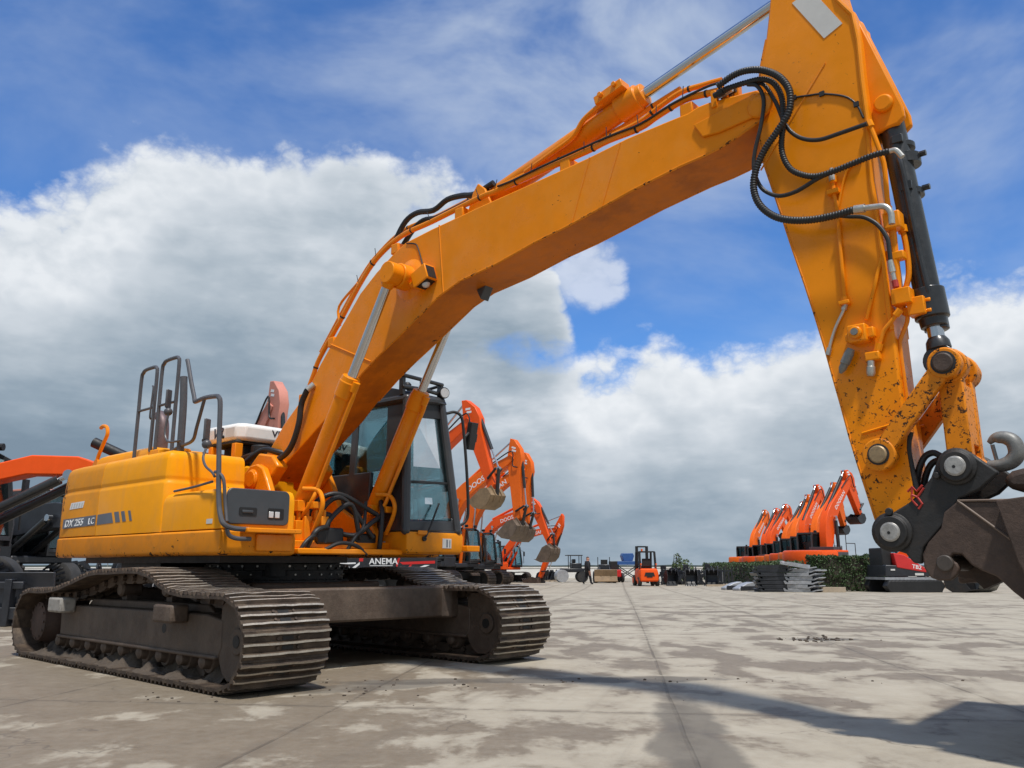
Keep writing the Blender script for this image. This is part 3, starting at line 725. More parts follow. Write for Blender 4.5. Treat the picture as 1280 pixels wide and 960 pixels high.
rail('handrail', [(-.045, -1.12, 1.95), (-.04, -1.13, 2.4), (-.06, -1.14, 2.70)], .036)
rail('handrail', [(-.10, -1.10, 2.885), (-.07, -1.10, 2.83), (.02, -1.10, 2.64), (.10, -1.10, 2.49), (.13, -1.105, 2.44), (.19, -1.12, 2.425), (.60, -1.25, 2.385), (1.02, -1.37, 2.325), (1.13, -1.395, 2.295), (1.17, -1.40, 2.22), (1.20, -1.40, 1.9), (1.26, -1.40, 1.45), (1.32, -1.40, 1.28), (1.355, -1.38, 1.22), (1.355, -1.30, 1.195), (1.35, -1.16, 1.19)], .021)
rail('handrail', [(1.17, -1.40, 1.66), (1.24, -1.395, 1.64), (1.285, -1.38, 1.58), (1.30, -1.36, 1.4), (1.345, -1.36, 1.25)], .014)
rail('handrail', [(1.355, -1.36, 1.19), (1.345, -1.33, 1.14), (1.35, -1.26, 1.115), (1.35, -1.14, 1.115)], .018)
rail('handrail', [(.60, -1.25, 2.375), (.44, -1.22, 2.14), (.28, -1.17, 2.035), (-.05, -1.12, 2.02), (-.28, -1.10, 1.99)], .016)
rail('handrail', [(.36, -1.34, 1.55), (.7, -1.345, 1.565), (1.10, -1.38, 1.585)], .011)
def rear_mirror(c, pts, rz):
    mm = MB(); mm.tube(smooth_path(pts, 5), .011, 8); o = mm.build('mirror_arm', M['rail'], EX)
    mm = MB(); A = Matrix.Translation(c) @ Matrix.Rotation(rz, 4, 'Z')
    mm.cbox((0, 0, .05), (.022, .075, .19), A); mm.ball(A @ Vector((.01, 0, -.08)), .042, 12)
    mm.build('mirror_housing', M['rail'], o, bevel=.012)
rear_mirror((-.30, -1.16, 2.46), [(-.27, -1.16, 2.36), (-.29, -1.17, 2.18), (-.22, -1.17, 2.08), (-.05, -1.17, 2.06), (.02, -1.15, 2.07)], .4)
rear_mirror((.90, -1.36, 2.00), [(.93, -1.37, 1.88), (.95, -1.40, 1.80), (1.02, -1.41, 1.72), (1.12, -1.40, 1.66), (1.17, -1.40, 1.62)], .4)
m = MB(); m.tube([(-.70, -1.12, 2.02), (-.69, -1.13, 2.62)], .011, 8); m.tube(smooth_path([(-.72, -1.13, 2.36), (-.70, -1.15, 2.40), (-.66, -1.16, 2.66), (-.70, -1.15, 2.70)], 4), .009, 8); m.build('handrail', M['rail'], EX)

# ---- white filter unit on its stand -----------------------------------
m = MB()
m.box(-.46, -.38, -.36, -.27, 1.95, 2.17); m.box(-.46, -.38, .30, .39, 1.95, 2.17)
m.box(-.95, -.87, -.36, -.27, 1.95, 2.17); m.box(-.95, -.87, .30, .39, 1.95, 2.17)
fs_ = m.build('filter_stand', M['paint'], EX, bevel=.008)
WC = Matrix.Translation((-.73, .10, 2.205)) @ Matrix.Rotation(R(3), 4, 'Z')
m = MB()
plan = [(-.36, -.46), (.28, -.46), (.36, -.38), (.36, .52), (.28, .60), (-.30, .60), (-.38, .50), (-.38, -.40)]
lw = loft(plan, [(.03, 0), (0, .03), (0, .15), (.03, .185), (.09, .195)])
for i, v in enumerate(lw.v): lw.v[i] = tuple(WC @ Vector(v))
wu = lw.build('filter_unit', M['white'], EX, bevel=.014)
text_part('unit_lettering', 'VENT', M['dark_text'], wu, .10, WC @ frame((.3625, -.06, .075), (0, 1, 0), (0, 0, 1)), sx=1.2)
text_part('unit_lettering', 'V3', M['dark_text'], wu, .16, WC @ frame((-.16, -.4625, .045), (1, 0, 0), (0, 0, 1)), shear=.3, sx=1.15)
m = MB()
for x, z in ((-.33, .05), (.06, .05)):
    m.cyl(WC @ Vector((x, -.457, z)), WC @ Vector((x, -.475, z)), .018, n=8)
m.build('unit_bolt', M['dark'], wu)
m = MB(); m.prism([(.10, .04), (.26, .04), (.26, .14), (.10, .14)], -.4625, -.4605)
for i, v in enumerate(m.v): m.v[i] = tuple(WC @ Vector(v))
m.build('unit_label', M['sticker'], wu)
m = MB(); m.box(-1.05, -.40, -.34, .66, 2.172, 2.203); m.box(-.9, -.48, -.2, .25, 1.95, 2.17); m.cyl((-.28, -.12, 1.90), (-.28, -.12, 2.15), .10); m.cyl((-.2, .12, 1.9), (-.2, .12, 2.2), .09)
m.build('filter_blower', M['dark'], EX, bevel=.01)
# ---- boom bracket and boom ---------------------------------------------
m = MB()
br = [(-.30, 1.19), (-.16, 1.68), (-.08, 1.81), (.04, 1.885), (.16, 1.895), (.27, 1.85), (.36, 1.72), (.50, 1.48), (.80, 1.34), (1.06, 1.28), (1.12, 1.19), (1.12, 1.0), (-.30, 1.0)]
for y0, y1 in ((-.42, -.345), (.345, .42)): m.prism(br, y0, y1)
m.box(-.2, 1.1, -.34, .34, 1.0, 1.10)
bk = m.build('boom_bracket', M['paint'], EX, bevel=.015)
m = MB()
for s in (-1, 1): m.turned((.10, s * .42, 1.745), (.10, s * 9, 1.745), [(0, .10), (.015, .10), (.02, .085), (.03, .08)], 24)
m.build('foot_pin', M['paint'], bk, bevel=.005)

bo = T['boom']
m = MB(); m.prism(bo, -.21, .21)
for i in range(21): m.mi[2 + i] = 1      # belly plate edges, foot to tip, in the shade-darkened paint
boom = m.build('boom', [M['paint'], M['paint_belly_shade']], EX, bevel=.012)
# wide boom foot: flared cheek plates up to the bracket
m = MB()
for s in (-1, 1):
    y0, y1 = sorted((s * .21, s * .34))
    m.prism([(-.16, 1.86), (-.14, 1.70), (.04, 1.62), (.24, 1.70), (.42, 1.86), (.30, 1.98), (.05, 2.02)], y0, y1)
m.build('boom_foot', M['paint'], boom, bevel=.02)
m = MB(); m.prism(T['boom_plate'], -.228, -.2105); m.prism(T['boom_plate'], .2105, .228)
tp = T['pins'][5]
for s in (-1, 1): m.turned((tp[0], s * .21, tp[1]), (tp[0], s * 9, tp[1]), [(0, .085), (.022, .085), (.03, .075), (.04, .04)], 28)
m.build('tip_plate', M['paint'], boom, bevel=.008)
m = MB(); q = P3('hose_two', -.24)[0]
for k in range(3): m.cbox((q[0] - .10 + .06 * k, -.20 + .05 * k, q[2] - .01 + .02 * k), (.04, .05, .12))
m.build('pipe_clamp', M['paint'], boom, bevel=.006)
for k in range(4):
    m = MB(); m.turned((q[0] - .08, -.25 + .05 * k, q[2] - .01 + .018 * k), (q[0] + .3, -.26 + .05 * k, q[2] + .03 + .018 * k), [(0, .02), (.03, .02), (.032, .026), (.07, .026), (.072, .02), (.11, .02)], 8)
    m.build('hose_fitting', M['fitting'] if k % 2 else M['rubber'], boom)
# weld seams across the boom side and along the edge
def smooth_edge(p): return p
m = MB()
def seam(pts, y, r=.008):
    m.tube([(x, y, z) for x, z in pts], r, 6)
for s in (-1, 1):
    seam([(1.02, 3.02), (1.66, 2.74)], s * .21); seam([(2.62, 3.19), (2.55, 3.83)], s * .21, .007)
    seam([(4.02, 3.42), (4.20, 3.90)], s * .21, .007); seam([(4.30, 3.47), (4.48, 3.92)], s * .21, .007)
m.build('weld_seam', M['paint'], boom)
m = MB()
for s in (-1, 1): seam([(x, z + .006) for x, z in smooth_edge(bo[2:22])], s * .209, .009)
m.build('edge_bead', M['paint_worn'], boom)
# rod eye boss, lamp box
ex_, ez_ = T['boomrod_eye'][0]
m = MB(); m.cyl((ex_, -.36, ez_), (ex_, .36, ez_), .115, n=28)
for s in (-1, 1): m.turned((ex_, s * .205, ez_), (ex_, s * 9, ez_), [(0, .20), (.02, .16), (.04, .12)], 28)
m.build('rod_boss', M['paint'], boom, bevel=.01)
LB = T['lightbox']
cx = sum(p[0] for p in LB) / 4; cz = sum(p[1] for p in LB) / 4
for s in (-1, 1):
    m = MB(); A = Matrix.Translation((cx + .01, s * .27, cz)) @ Matrix.Rotation(R(-20), 4, 'Y')
    m.box(-.10, .09, -.06, .06, -.07, .08, A); m.cyl(A @ Vector((-.10, 0, .02)), A @ Vector((-.17, 0, .02)), .03)
    lb = m.build('boom_lamp_box', M['paint'], boom, bevel=.008)
    m = MB(); m.box(.0905, .094, -.048, .048, -.06, .06, A); m.box(-.07, .07, -.05, .05, -.074, -.0705, A); m.build('lamp_cavity', M['dark'], lb)
    m = MB(); m.ball(A @ Vector((.0, 0, -.065)), .04, 12); m.build('boom_lamp', M['lens'], lb)
m = MB(); m.prism([(2.79, 3.235), (2.84, 3.14), (2.90, 3.255)], .02, .12); m.build('belly_bracket', M['grey_panel'], boom, bevel=.006)
# scrapes on the belly
def tube_part(name, pts, r, mat, parent, n=4, k=10, **kw):
    mm = MB(); mm.tube(smooth_path(pts, n), r, k); return mm.build(name, mat, parent, **kw)
for nm, y in (('boom_pipe', -.17), ('boom_pipe2', -.06), ('boom_pipe_in', .06)):
    pts = P3(nm, y)
    pp = tube_part('boom_pipe', pts, .024 if nm == 'boom_pipe' else .02, M['paint'], boom)
    mm = MB()
    d = smooth_path(pts, 8)
    for i in range(12, len(d) - 6, 13):
        t = (d[i + 1] - d[i]).normalized(); mm.tube([d[i] - t * .008, d[i] + t * .008], .027 if nm == 'boom_pipe' else .023, 10)
    mm.build('pipe_tie', M['rubber'], pp)
m = MB()
for x, z, w in ((1.0, 3.03, .13), (1.93, 3.76, .13), (2.78, 3.86, .14), (3.95, 3.91, .14), (5.02, 3.96, .14), (.55, 2.52, .12)):
    m.box(x - .05, x + .05, -.20, .08, z - .03, z + .07)
m.build('pipe_clamp', M['paint'], boom, bevel=.01)
tube_part('boom_pipe', P3('brace_pipe', -.15), .013, M['paint'], boom)
tube_part('electric_cable', P3('elec_line', -.2), .009, M['rubber'], boom)
m = MB()
rr = random.Random(3)
for p in (P3('boom_pipe', -.19))[4:16]:
    m.tube([p, (p[0] + rr.uniform(-.05, .03), p[1], p[2] + rr.uniform(.07, .11))], .0035, 5)
m.build('cable_tie', M['rubber'], boom)
tube_part('hydraulic_hose', P3('top_hose_a', -.08), .026, M['rubber'], boom)
tube_part('hydraulic_hose', P3('top_hose_b', .02), .026, M['rubber'], boom)
fh = tube_part('hydraulic_hose', P3('foot_hose', -.27), .030, M['rubber'], boom)
m = MB(); q = P3('foot_hose', -.27); m.cyl(q[0], (q[0][0] + .04, q[0][1] + .05, q[0][2] + .06), .032, n=12); m.build('hose_fitting', M['fitting'], fh)
tube_part('hydraulic_hose', [(-.28, -.38, 1.86), (-.10, -.33, 1.99), (.06, -.28, 2.06), (.22, -.24, 2.03), (.36, -.1, 1.98)], .03, M['rubber'], boom)
for k in range(3):
    tube_part('hydraulic_hose', [(-.32, .0 + k * .12, 1.80), (-.16, .0 + k * .11, 1.95), (.06, .02 + k * .07, 2.13), (.26, .03 + .06 * k, 2.34), (.46, .04 + .05 * k, 2.54)], .02, M['rubber'], boom)
tube_part('electric_cable', P3('boom_cable', -.213), .006, M['rubber'], boom)

# ---- boom cylinders ---------------------------------------------------
def cylinder(name, p0, p1, split, rb, rr, mat, parent, gland=.2, y_eye=.07, rodmat='chrome', eye0=None, head=1.22):
    """p0 barrel pin, p1 rod pin; split = barrel length"""
    p0 = Vector(p0); p1 = Vector(p1); d = (p1 - p0).normalized()
    mm = MB()
    mm.turned(p0, p1, [(.06, rb * .9), (.10, rb), (split - gland, rb), (split - gland + .004, rb * head), (split - .05, rb * head), (split - .045, rb * 1.05), (split, rb * .98), (split + .004, rr * 1.15)], 28)
    mm.cyl(p0 - Vector((0, y_eye, 0)), p0 + Vector((0, y_eye, 0)), rb * 1.05, n=24)
    o = mm.build(name, mat, parent, bevel=.004)
    mm = MB(); mm.cyl(p0 + d * (split - .05), p1 - d * .07, rr, n=24); mm.build('cylinder_rod', M[rodmat], o)
    mm = MB(); mm.cyl(p1 - Vector((0, y_eye, 0)), p1 + Vector((0, y_eye, 0)), rr * 2.0, n=24)
    mm.turned(p1, p0, [(rr * 1.6, rr * 1.5), (rr * 2.6, rr * 1.4), (rr * 3.2, rr * 1.05)], 20)
    mm.build('rod_eye', mat, o, bevel=.004)
    return o
for s in (-1, 1):
    a = (.90, s * .42, 1.30); b = (ex_, s * .42, ez_)
    ln = (Vector(b) - Vector(a)).length
    L = 1.47
    cy = cylinder('boom_cylinder', a, b, L, .084, .043, M['paint'], EX, gland=.20, y_eye=.055, head=1.12)
    d = (Vector(b) - Vector(a)).normalized(); side = Vector((d.z, 0, -d.x))
    A = Vector(a)
    mm = MB()
    mm.tube(smooth_path([A + d * (L - .06) + side * .09, A + d * (L - .12) + side * .125, A + d * (L - .3) + side * .125, A + d * .75 + side * .125, A + d * .42 + side * .125,
                         A + d * .33 + side * .16 - Vector((0, .03, 0)), A + d * .22 + side * .16 - Vector((0, .05, 0)), A + d * .12 + side * .13 - Vector((0, .06, 0))], 4), .019, 10)
    c = A + d * (L - .06) + side * .10
    mm.cyl(c - d * .045, c + d * .045, .035, n=12)
    mm.build('cylinder_pipe', M['paint'], cy)
    mm = MB()
    mm.tube(smooth_path([A + side * .30 + d * .06, A + side * .30 + d * .26, A + side * .26 + d * .36, A + side * .14 + d * .40, A + side * .05 + d * .36 - Vector((0, .1, 0))], 5), .021, 10)
    mm.cbox(A + side * .17 + d * .26, (.12, .09, .06)); mm.cbox(A + side * .08 + d * .20 - Vector((0, .09, 0)), (.10, .08, .10))
    mm.build('pipe_guard', M['paint'], cy, bevel=.006)
    mm = MB()
    mm.cyl((ex_, s * .36, ez_), (ex_, s * .485, ez_), .10, n=28)
    mm.build('eye_pin', M['paint'], cy, bevel=.008)
m = MB()
for s in (-1, 1):
    for y0, y1 in ((s * .49, s * .53),): m.prism([(.55, 1.0), (.70, 1.30), (.82, 1.40), (.96, 1.41), (1.05, 1.30), (1.12, 1.0)], min(y0, y1), max(y0, y1))
m.build('cylinder_bracket', M['paint'], EX, bevel=.01)
# front deck between tank and cab, valve bits and hoses
m = MB(); m.box(.505, 1.20, -.655, .47, 1.05, 1.12); m.prism([(1.12, -.64), (1.30, -.64), (1.30, -.1), (1.38, .48), (1.12, .48)], 1.0, 1.05, 'z')
m.build('front_deck', M['paint'], EX, bevel=.01)
m = MB()
for k in range(5): m.box(1.02 + .03 * k, 1.08 + .03 * k, -.62 + .07 * k, -.54 + .07 * k, 1.12, 1.34 - .04 * (k % 2)); m.cyl((1.05 + .03 * k, -.58 + .07 * k, 1.30), (1.05 + .03 * k, -.58 + .07 * k, 1.40), .022, n=8)
m.build('valve_block', M['paint'], EX, bevel=.008)
m = MB(); m.box(.98, 1.22, -.40, -.10, 1.09, 1.24); m.box(1.05, 1.2, .05, .3, 1.09, 1.2); m.cyl((1.1, -.25, 1.2), (1.16, -.25, 1.38), .05, n=12); m.build('swivel_valve', M['dark'], EX, bevel=.02)
rr = random.Random(5)
for k, (a, b, c_, e) in enumerate([
    ((1.10, -.42, 1.12), (1.05, -.36, 1.42), (1.12, -.12, 1.56), (1.20, .30, 1.38)), ((1.12, -.36, 1.12), (1.12, -.32, 1.36), (1.16, -.10, 1.52), (1.22, .24, 1.16)),
    ((1.2, -.30, 1.10), (1.20, -.26, 1.30), (1.20, -.02, 1.46), (1.2, .10, 1.14)), ((1.22, -.5, 1.06), (1.26, -.44, 1.20), (1.22, -.3, 1.24), (1.1, -.2, 1.18)),
    ((1.1, -.1, 1.2), (1.2, .05, 1.18), (1.24, .2, 1.30), (1.18, .40, 1.40)), ((1.24, .30, 1.02), (1.26, .30, 1.2), (1.22, .34, 1.4), (1.12, .40, 1.52)),
    ((1.26, -.62, .99), (1.28, -.56, 1.10), (1.26, -.46, 1.16), (1.2, -.38, 1.12)), ((1.24, -.1, 1.0), (1.26, 0, 1.16), (1.22, .12, 1.26), (1.14, .2, 1.5)),
    ((1.28, -.35, 1.04), (1.30, -.20, 1.10), (1.30, -.02, 1.08), (1.31, .10, 1.0))]):
    tube_part('hydraulic_hose', [a, b, c_, e], .024 if k < 6 else .018, M['rubber'], EX, 8)

# ---- arm cylinder ----------------------------------------------------
AC = T['armcyl']
a = (AC[0][0], .02, AC[0][1]); b = (AC[3][0], .02, AC[3][1])
bl = (Vector((AC[2][0], .02, AC[2][1])) - Vector(a)).length
ac = cylinder('arm_cylinder', a, b, bl, .088, .042, M['paint'], EX, gland=.24, y_eye=.08, head=1.22)
m = MB(); m.tube(smooth_path(P3('arm_cyl_pipe', -.09), 5), .021, 10); m.tube(smooth_path([(x, y + .05, z + .012) for x, y, z in P3('arm_cyl_pipe', -.09)], 5), .012, 8)
q = P3('arm_cyl_pipe', -.09)[-1]
A = Matrix.Translation((AC[1][0] - .02, -.09, AC[1][1] + .06)) @ Matrix.Rotation(R(-13.5), 4, 'Y')
m.box(-.16, .10, -.05, .07, -.01, .06, A); m.cyl(A @ Vector((-.09, -.05, .03)), A @ Vector((-.09, -.08, .03)), .02); m.cyl(A @ Vector((.04, -.05, .04)), A @ Vector((.04, -.07, .04)), .02)
m.build('cylinder_pipe', M['paint'], ac, bevel=.006)
m = MB(); m.prism([(a[0] - .14, 3.85), (a[0] - .06, 4.06), (a[0], 4.13), (a[0] + .08, 4.06), (a[0] + .18, 3.86)], -.13, -.10); m.prism([(a[0] - .14, 3.85), (a[0] - .06, 4.06), (a[0], 4.13), (a[0] + .08, 4.06), (a[0] + .18, 3.86)], .13, .17)
m.build('cylinder_lug', M['paint'], boom, bevel=.008)

# ---- arm -----------------------------------------------------------------
AR = T['arm']
m = MB(); m.prism(AR, -.18, .08); arm = m.build('arm', M['paint_arm'], EX, bevel=.012)
m = MB()
for y0, y1 in ((-.115, -.075), (.015, .055)): m.prism(T['arm_lug'], y0, y1)
lg = m.build('cylinder_lug', M['paint'], arm, bevel=.01)
bc = T['bktcyl']
m = MB()
for s, yy in ((-1, -.115), (1, .055)): m.turned((bc[0][0], yy, bc[0][1]), (bc[0][0], s * 9, bc[0][1]), [(0, .055), (.02, .055), (.03, .045)], 24)
m.build('lug_pin', M['paint'], arm, bevel=.004)
edge = [(x, z) for x, z in AR[17:30]]
m = MB()
for yy in (-.181, .081):
    m.tube([(x - .012, yy, z) for x, z in edge], .014, 8)
    m.tube([(5.52, yy, 3.36), (5.98, yy, 3.92)], .0055, 6)
    m.tube([(6.00, yy, 1.615), (6.25, yy, 1.665)], .008, 6)
m.build('weld_seam', M['paint_arm'], arm)
m = MB()
for yy in (-.179, .079): m.tube([(x + .004, yy, z) for x, z in AR[0:16]], .008, 6)
m.build('edge_bead', M['paint_worn'], arm)
m = MB(); m.prism(T['arm_patch'], -.1835, -.1812); m.build('pale_patch', M['sticker'], arm)

def corrugated(pts, r, parent, name='hydraulic_hose'):
    d = smooth_path(pts, 10)
    L = [0]
    for i in range(1, len(d)): L.append(L[-1] + (d[i] - d[i - 1]).length)
    N = int(L[-1] / .0042); P = []; rad = []
    j = 0
    for i in range(N + 1):
        s = L[-1] * i / N
        while j < len(L) - 2 and L[j + 1] < s: j += 1
        P.append(d[j].lerp(d[j + 1], (s - L[j]) / max(1e-9, L[j + 1] - L[j]))); rad.append(r if (i // 2) % 2 == 0 else r * .82)
    mm = MB(); mm.tube(P, r, 12, rad=rad)
    return mm.build(name, M['rubber'], parent, smooth=50)
def vary_y(name, y0, y1):
    q = T[name]; n = len(q)
    return [(x, y0 + (y1 - y0) * math.sin(math.pi * min(1, i / (n - 1))), z) for i, (x, z) in enumerate(q)]
hb_ = corrugated(P3('hose_big', -.30), .023, arm)
m = MB(); m.tube(smooth_path(P3('hose_big_end', -.30), 6), .017, 12); q = P3('hose_big_end', -.30); m.cyl(q[0], tuple(Vector(q[0]).lerp(Vector(q[1]), .6)), .024, n=12)
m.build('hose_fitting', M['fitting'], hb_)
h2 = corrugated(P3('hose_two', -.26), .019, arm)
m = MB(); m.tube(smooth_path(P3('hose_two_end', -.26), 5), .015, 10); m.build('hose_fitting', M['fitting'], h2)
for nm, y, r in (('hose_three', -.235, .013), ('hose_four', -.255, .013), ('hose_five', -.225, .012)):
    tube_part('hydraulic_hose', P3(nm, y), r, M['rubber'], arm)
tube_part('hydraulic_hose', [(5.42, .28, 3.98), (5.60, .30, 3.98), (5.74, .30, 3.70), (5.58, .29, 3.30), (5.62, .29, 2.98), (5.78, .27, 2.80)], .026, M['rubber'], arm, 8)
tube_part('electric_cable', P3('cable', -.186), .006, M['rubber'], arm)
m = MB()
for i in (1, 3, 5): p = P3('cable', -.186)[i]; m.cbox(p, (.03, .014, .03))
m.build('cable_clip', M['rubber'], arm)
def with_ends(name, y, r, mat='paint', ends='fitting', er=1.7, k=8):
    o = tube_part('arm_pipe', P3(name, y), r, M[mat], arm)
    mm = MB(); q = smooth_path(P3(name, y), 4)
    for i, j in ((0, 1), (-1, -2)):
        d = (q[j] - q[i]).normalized(); mm.cyl(q[i] - d * .012, q[i] + d * .03, r * er, n=8)
    mm.build('pipe_fitting', M[ends], o)
    return o
with_ends('pipe_return', -.2, .014, ends='paint_arm')
with_ends('arm_pipe', -.195, .012, ends='paint_arm')
with_ends('arm_tube', -.195, .009, mat='fitting')
with_ends('pipe_b', -.2, .012, ends='paint_arm')
with_ends('edge_pipe_a', -.16, .020, ends='paint_arm')
with_ends('edge_pipe_b', -.10, .016, ends='paint_arm')
with_ends('edge_pipe_c', -.12, .012, ends='paint_arm')
tube_part('hydraulic_hose', P3('armhose_low', -.17), .013, M['rubber'], arm)
tube_part('hydraulic_hose', P3('coupler_hose', -.12), .017, M['rubber'], arm)
tube_part('hydraulic_hose', [(x + .012, -.06, z - .035) for x, z in T['coupler_hose']], .017, M['rubber'], arm)
# small valves and clamps on the arm side
def clampbox(px, y, size, rot=0, mat='paint_arm', nm='pipe_clamp'):
    mm = MB(); A = Matrix.Translation((px[0], y, px[1])) @ Matrix.Rotation(rot, 4, 'Y')
    mm.cbox((0, 0, 0), size, A); return mm.build(nm, M[mat], arm, bevel=.004)
ap = T['arm_pipe']
clampbox((ap[1][0], ap[1][1]), -.20, (.07, .05, .028)); clampbox((ap[4][0], ap[4][1] - .008), -.20, (.06, .05, .022))
m = MB(); m.turned((ap[0][0] - .003, -.2, ap[0][1] + .01), (ap[1][0], -.2, ap[1][1]), [(-.05, .012), (-.02, .016), (0, .02), (.03, .02)], 10); m.build('pipe_fitting', M['fitting'], arm)
tube_part('arm_pipe', [(ap[2][0], -.19, ap[2][1]), (6.05, -.19, 3.17), (6.14, -.19, 3.21)], .007, M['paint_arm'], arm)
V = T['valve']
m = MB(); m.cbox((V[0][0] - .01, -.22, V[0][1] - .03), (.10, .09, .10), None); m.cyl((V[0][0] - .01, -.26, V[0][1] - .03), (V[0][0] - .01, -.29, V[0][1] - .03), .035, n=12)
m.tube([(V[0][0] + .03, -.2, V[0][1] + .05), (V[0][0] + .09, -.19, V[0][1] + .24), (V[0][0] + .14, -.185, V[0][1] + .40)], .012, 8)
m.cbox((V[0][0] - .06, -.21, V[0][1] - .04), (.05, .05, .05)); m.cbox((V[0][0] + .05, -.21, V[0][1] - .03), (.05, .05, .06))
vb = m.build('shutoff_valve', M['paint_arm'], arm, bevel=.008)
m = MB(); m.turned((V[2][0], -.225, V[2][1]), (V[3][0], -.225, V[3][1]), [(0, .02), (.03, .027), (.09, .027), (.095, .022), (.12, .022), (.15, .008)], 14)
m.cyl((V[0][0] - .01, -.288, V[0][1] - .03), (V[0][0] - .01, -.30, V[0][1] - .03), .02, n=10)
m.build('valve_plug', M['grey_steel'], vb)
PL = T['plug']
m = MB(); m.cbox((PL[1][0], -.205, PL[1][1] + .01), (.08, .05, .05), Matrix.Identity(4)); pb = m.build('coupling_block', M['paint_arm'], arm, bevel=.008)
m = MB(); m.turned((PL[2][0], -.215, PL[2][1]), (PL[3][0], -.215, PL[3][1]), [(0, .02), (.03, .02), (.034, .024), (.07, .024), (.085, .018)], 12); m.build('quick_coupling', M['fitting'], pb)
e = T['edge_pipe_a']
m = MB(); m.cbox((e[0][0] + .01, -.16, e[0][1] + .02), (.09, .09, .10)); m.cbox((e[2][0] + .02, -.15, e[2][1]), (.10, .09, .09)); m.cbox((e[2][0] + .08, -.11, e[2][1] - .06), (.09, .09, .10)); m.cbox((6.20, -.12, 2.62), (.07, .06, .05)); m.cbox((e[1][0] + .01, -.15, e[1][1] - .05), (.08, .06, .05))
for dz in (-.03, .03): m.cyl((e[2][0] + .12, -.11, e[2][1] - .06 + dz), (e[2][0] + .15, -.11, e[2][1] - .06 + dz), .014, n=8)
m.build('pipe_manifold', M['paint_arm'], arm, bevel=.008)
m = MB(); h5 = P3('hose_five', -.225)[-1]; m.turned(h5, (h5[0] + .01, h5[1], h5[2] - .1), [(-.02, .014), (.02, .017), (.05, .017), (.055, .012), (.10, .012)], 10); m.build('hose_fitting', M['fitting'], arm)
m = MB(); m.cyl((h5[0] + .01, h5[1], h5[2] - .10), (h5[0] + .014, h5[1], h5[2] - .14), .017, n=10); m.build('red_cap', M['red_mark'], arm)

# ---- bucket cylinder, links -----------------------------------------------
bcyl = cylinder('bucket_cylinder', (bc[0][0], -.03, bc[0][1]), (bc[5][0], -.03, bc[5][1]), (Vector((bc[3][0], 0, bc[3][1])) - Vector((bc[0][0], 0, bc[0][1]))).length,
                .070, .043, M['black_paint'], EX, gland=.22, y_eye=.042, head=1.28)
m = MB(); m.tube(smooth_path([(6.30, -.06, 3.22), (6.32, -.095, 3.18), (6.335, -.10, 3.05), (6.37, -.10, 2.6), (6.395, -.10, 2.36), (6.39, -.07, 2.33)], 4), .018, 10)
for z in (3.02, 2.99): m.turned((6.325, 0, z + .22), (6.328, 0, z), [(0, .084), (.03, .084)], 24)
for (x, z) in ((6.34, 3.02), (6.318, 3.32)): m.cbox((x, -.08, z), (.06, .05, .05)); m.turned((x - .01, 0, z), (x - .006, 0, z - 1), [(0, .078), (.035, .078)], 24)
for z in (3.23, 3.02): m.cyl((6.40, .0, z), (6.44, .0, z), .018, n=8)
m.build('cylinder_pipe', M['black_paint'], bcyl, bevel=.004)
m = MB(); m.turned((bc[2][0] + .002, 0, bc[2][1] + .02), (bc[3][0], 0, bc[3][1]), [(0, .066), (.10, .064), (.105, .055)], 24); m.build('cylinder_gland', M['black_paint'], bcyl)
m = MB(); m.prism([(6.345, 2.255), (6.385, 2.25), (6.385, 2.28), (6.345, 2.285)], -.0735, -.072); m.build('gland_label', M['sticker'], bcyl)

pn = T['pins']
def bar(p, q, w0, w1, y0, y1, mm):
    P = Vector((p[0], p[1])); Q = Vector((q[0], q[1])); d = (Q - P).normalized(); n = Vector((-d.y, d.x))
    out = []
    for c, w, s0 in ((Q, w1, 1), (P, w0, -1)):
        for k in range(9):
            a = math.pi * (k / 8 - .5)
            out.append(tuple(c + d * (s0 * w * math.cos(a)) + n * (s0 * w * math.sin(a))))
    # waist
    mm.prism(out, y0, y1)
def link_bar(y, name):
    mm = MB(); p, q = pn[0], pn[1]
    P = Vector(p); Q = Vector(q); d = (Q - P).normalized(); n = Vector((-d.y, d.x))
    A = Matrix(((d.x, 0, n.x, P.x), (0, 1, 0, 0), (d.y, 0, n.y, P.y), (0, 0, 0, 1)))
    L = (Q - P).length
    y0, y1 = y - .035, y + .035
    mm.box(.05, L - .05, y0 + .006, y1 - .006, -.050, .050, A)
    mm.cyl((P.x, y0, P.y), (P.x, y1, P.y), .088, n=28); mm.cyl((Q.x, y0, Q.y), (Q.x, y1, Q.y), .082, n=28)
    o = mm.build(name, M['paint_worn'], EX, bevel=.008)
    mm = MB()
    for X, r, mt in ((P, .047, 'pin_dull'), (Q, .050, 'rust_steel')):
        mm = MB(); mm.turned((X.x, y0 if y < 0 else y1, X.y), (X.x, (y0 if y < 0 else y1) + (-1 if y < 0 else 1), X.y), [(-.01, r), (.014, r), (.02, r * .86)], 24)
        mm.build('link_pin', M[mt], o)
        mm = MB(); mm.turned((X.x, y0 if y < 0 else y1, X.y), (X.x, (y0 if y < 0 else y1) + (-1 if y < 0 else 1), X.y), [(-.01, r * 1.22), (.004, r * 1.22), (.006, r * 1.02)], 24)
        mm.build('grease_ring', M['greasy'], o)
    return o
M['pin_dull'] = material('worn_brassy_pin', (0.34, 0.24, 0.13), 0.5, metal=.3, vary=.25, vscale=18, dirt=.4)
link_bar(-.235, 'side_link'); link_bar(.125, 'side_link')
m = MB(); p, q = pn[1], pn[2]
P = Vector(p); Q = Vector(q); d = (Q - P).normalized(); n = Vector((-d.y, d.x))
A = Matrix(((d.x, 0, n.x, P.x), (0, 1, 0, 0), (d.y, 0, n.y, P.y), (0, 0, 0, 1))); L = (Q - P).length
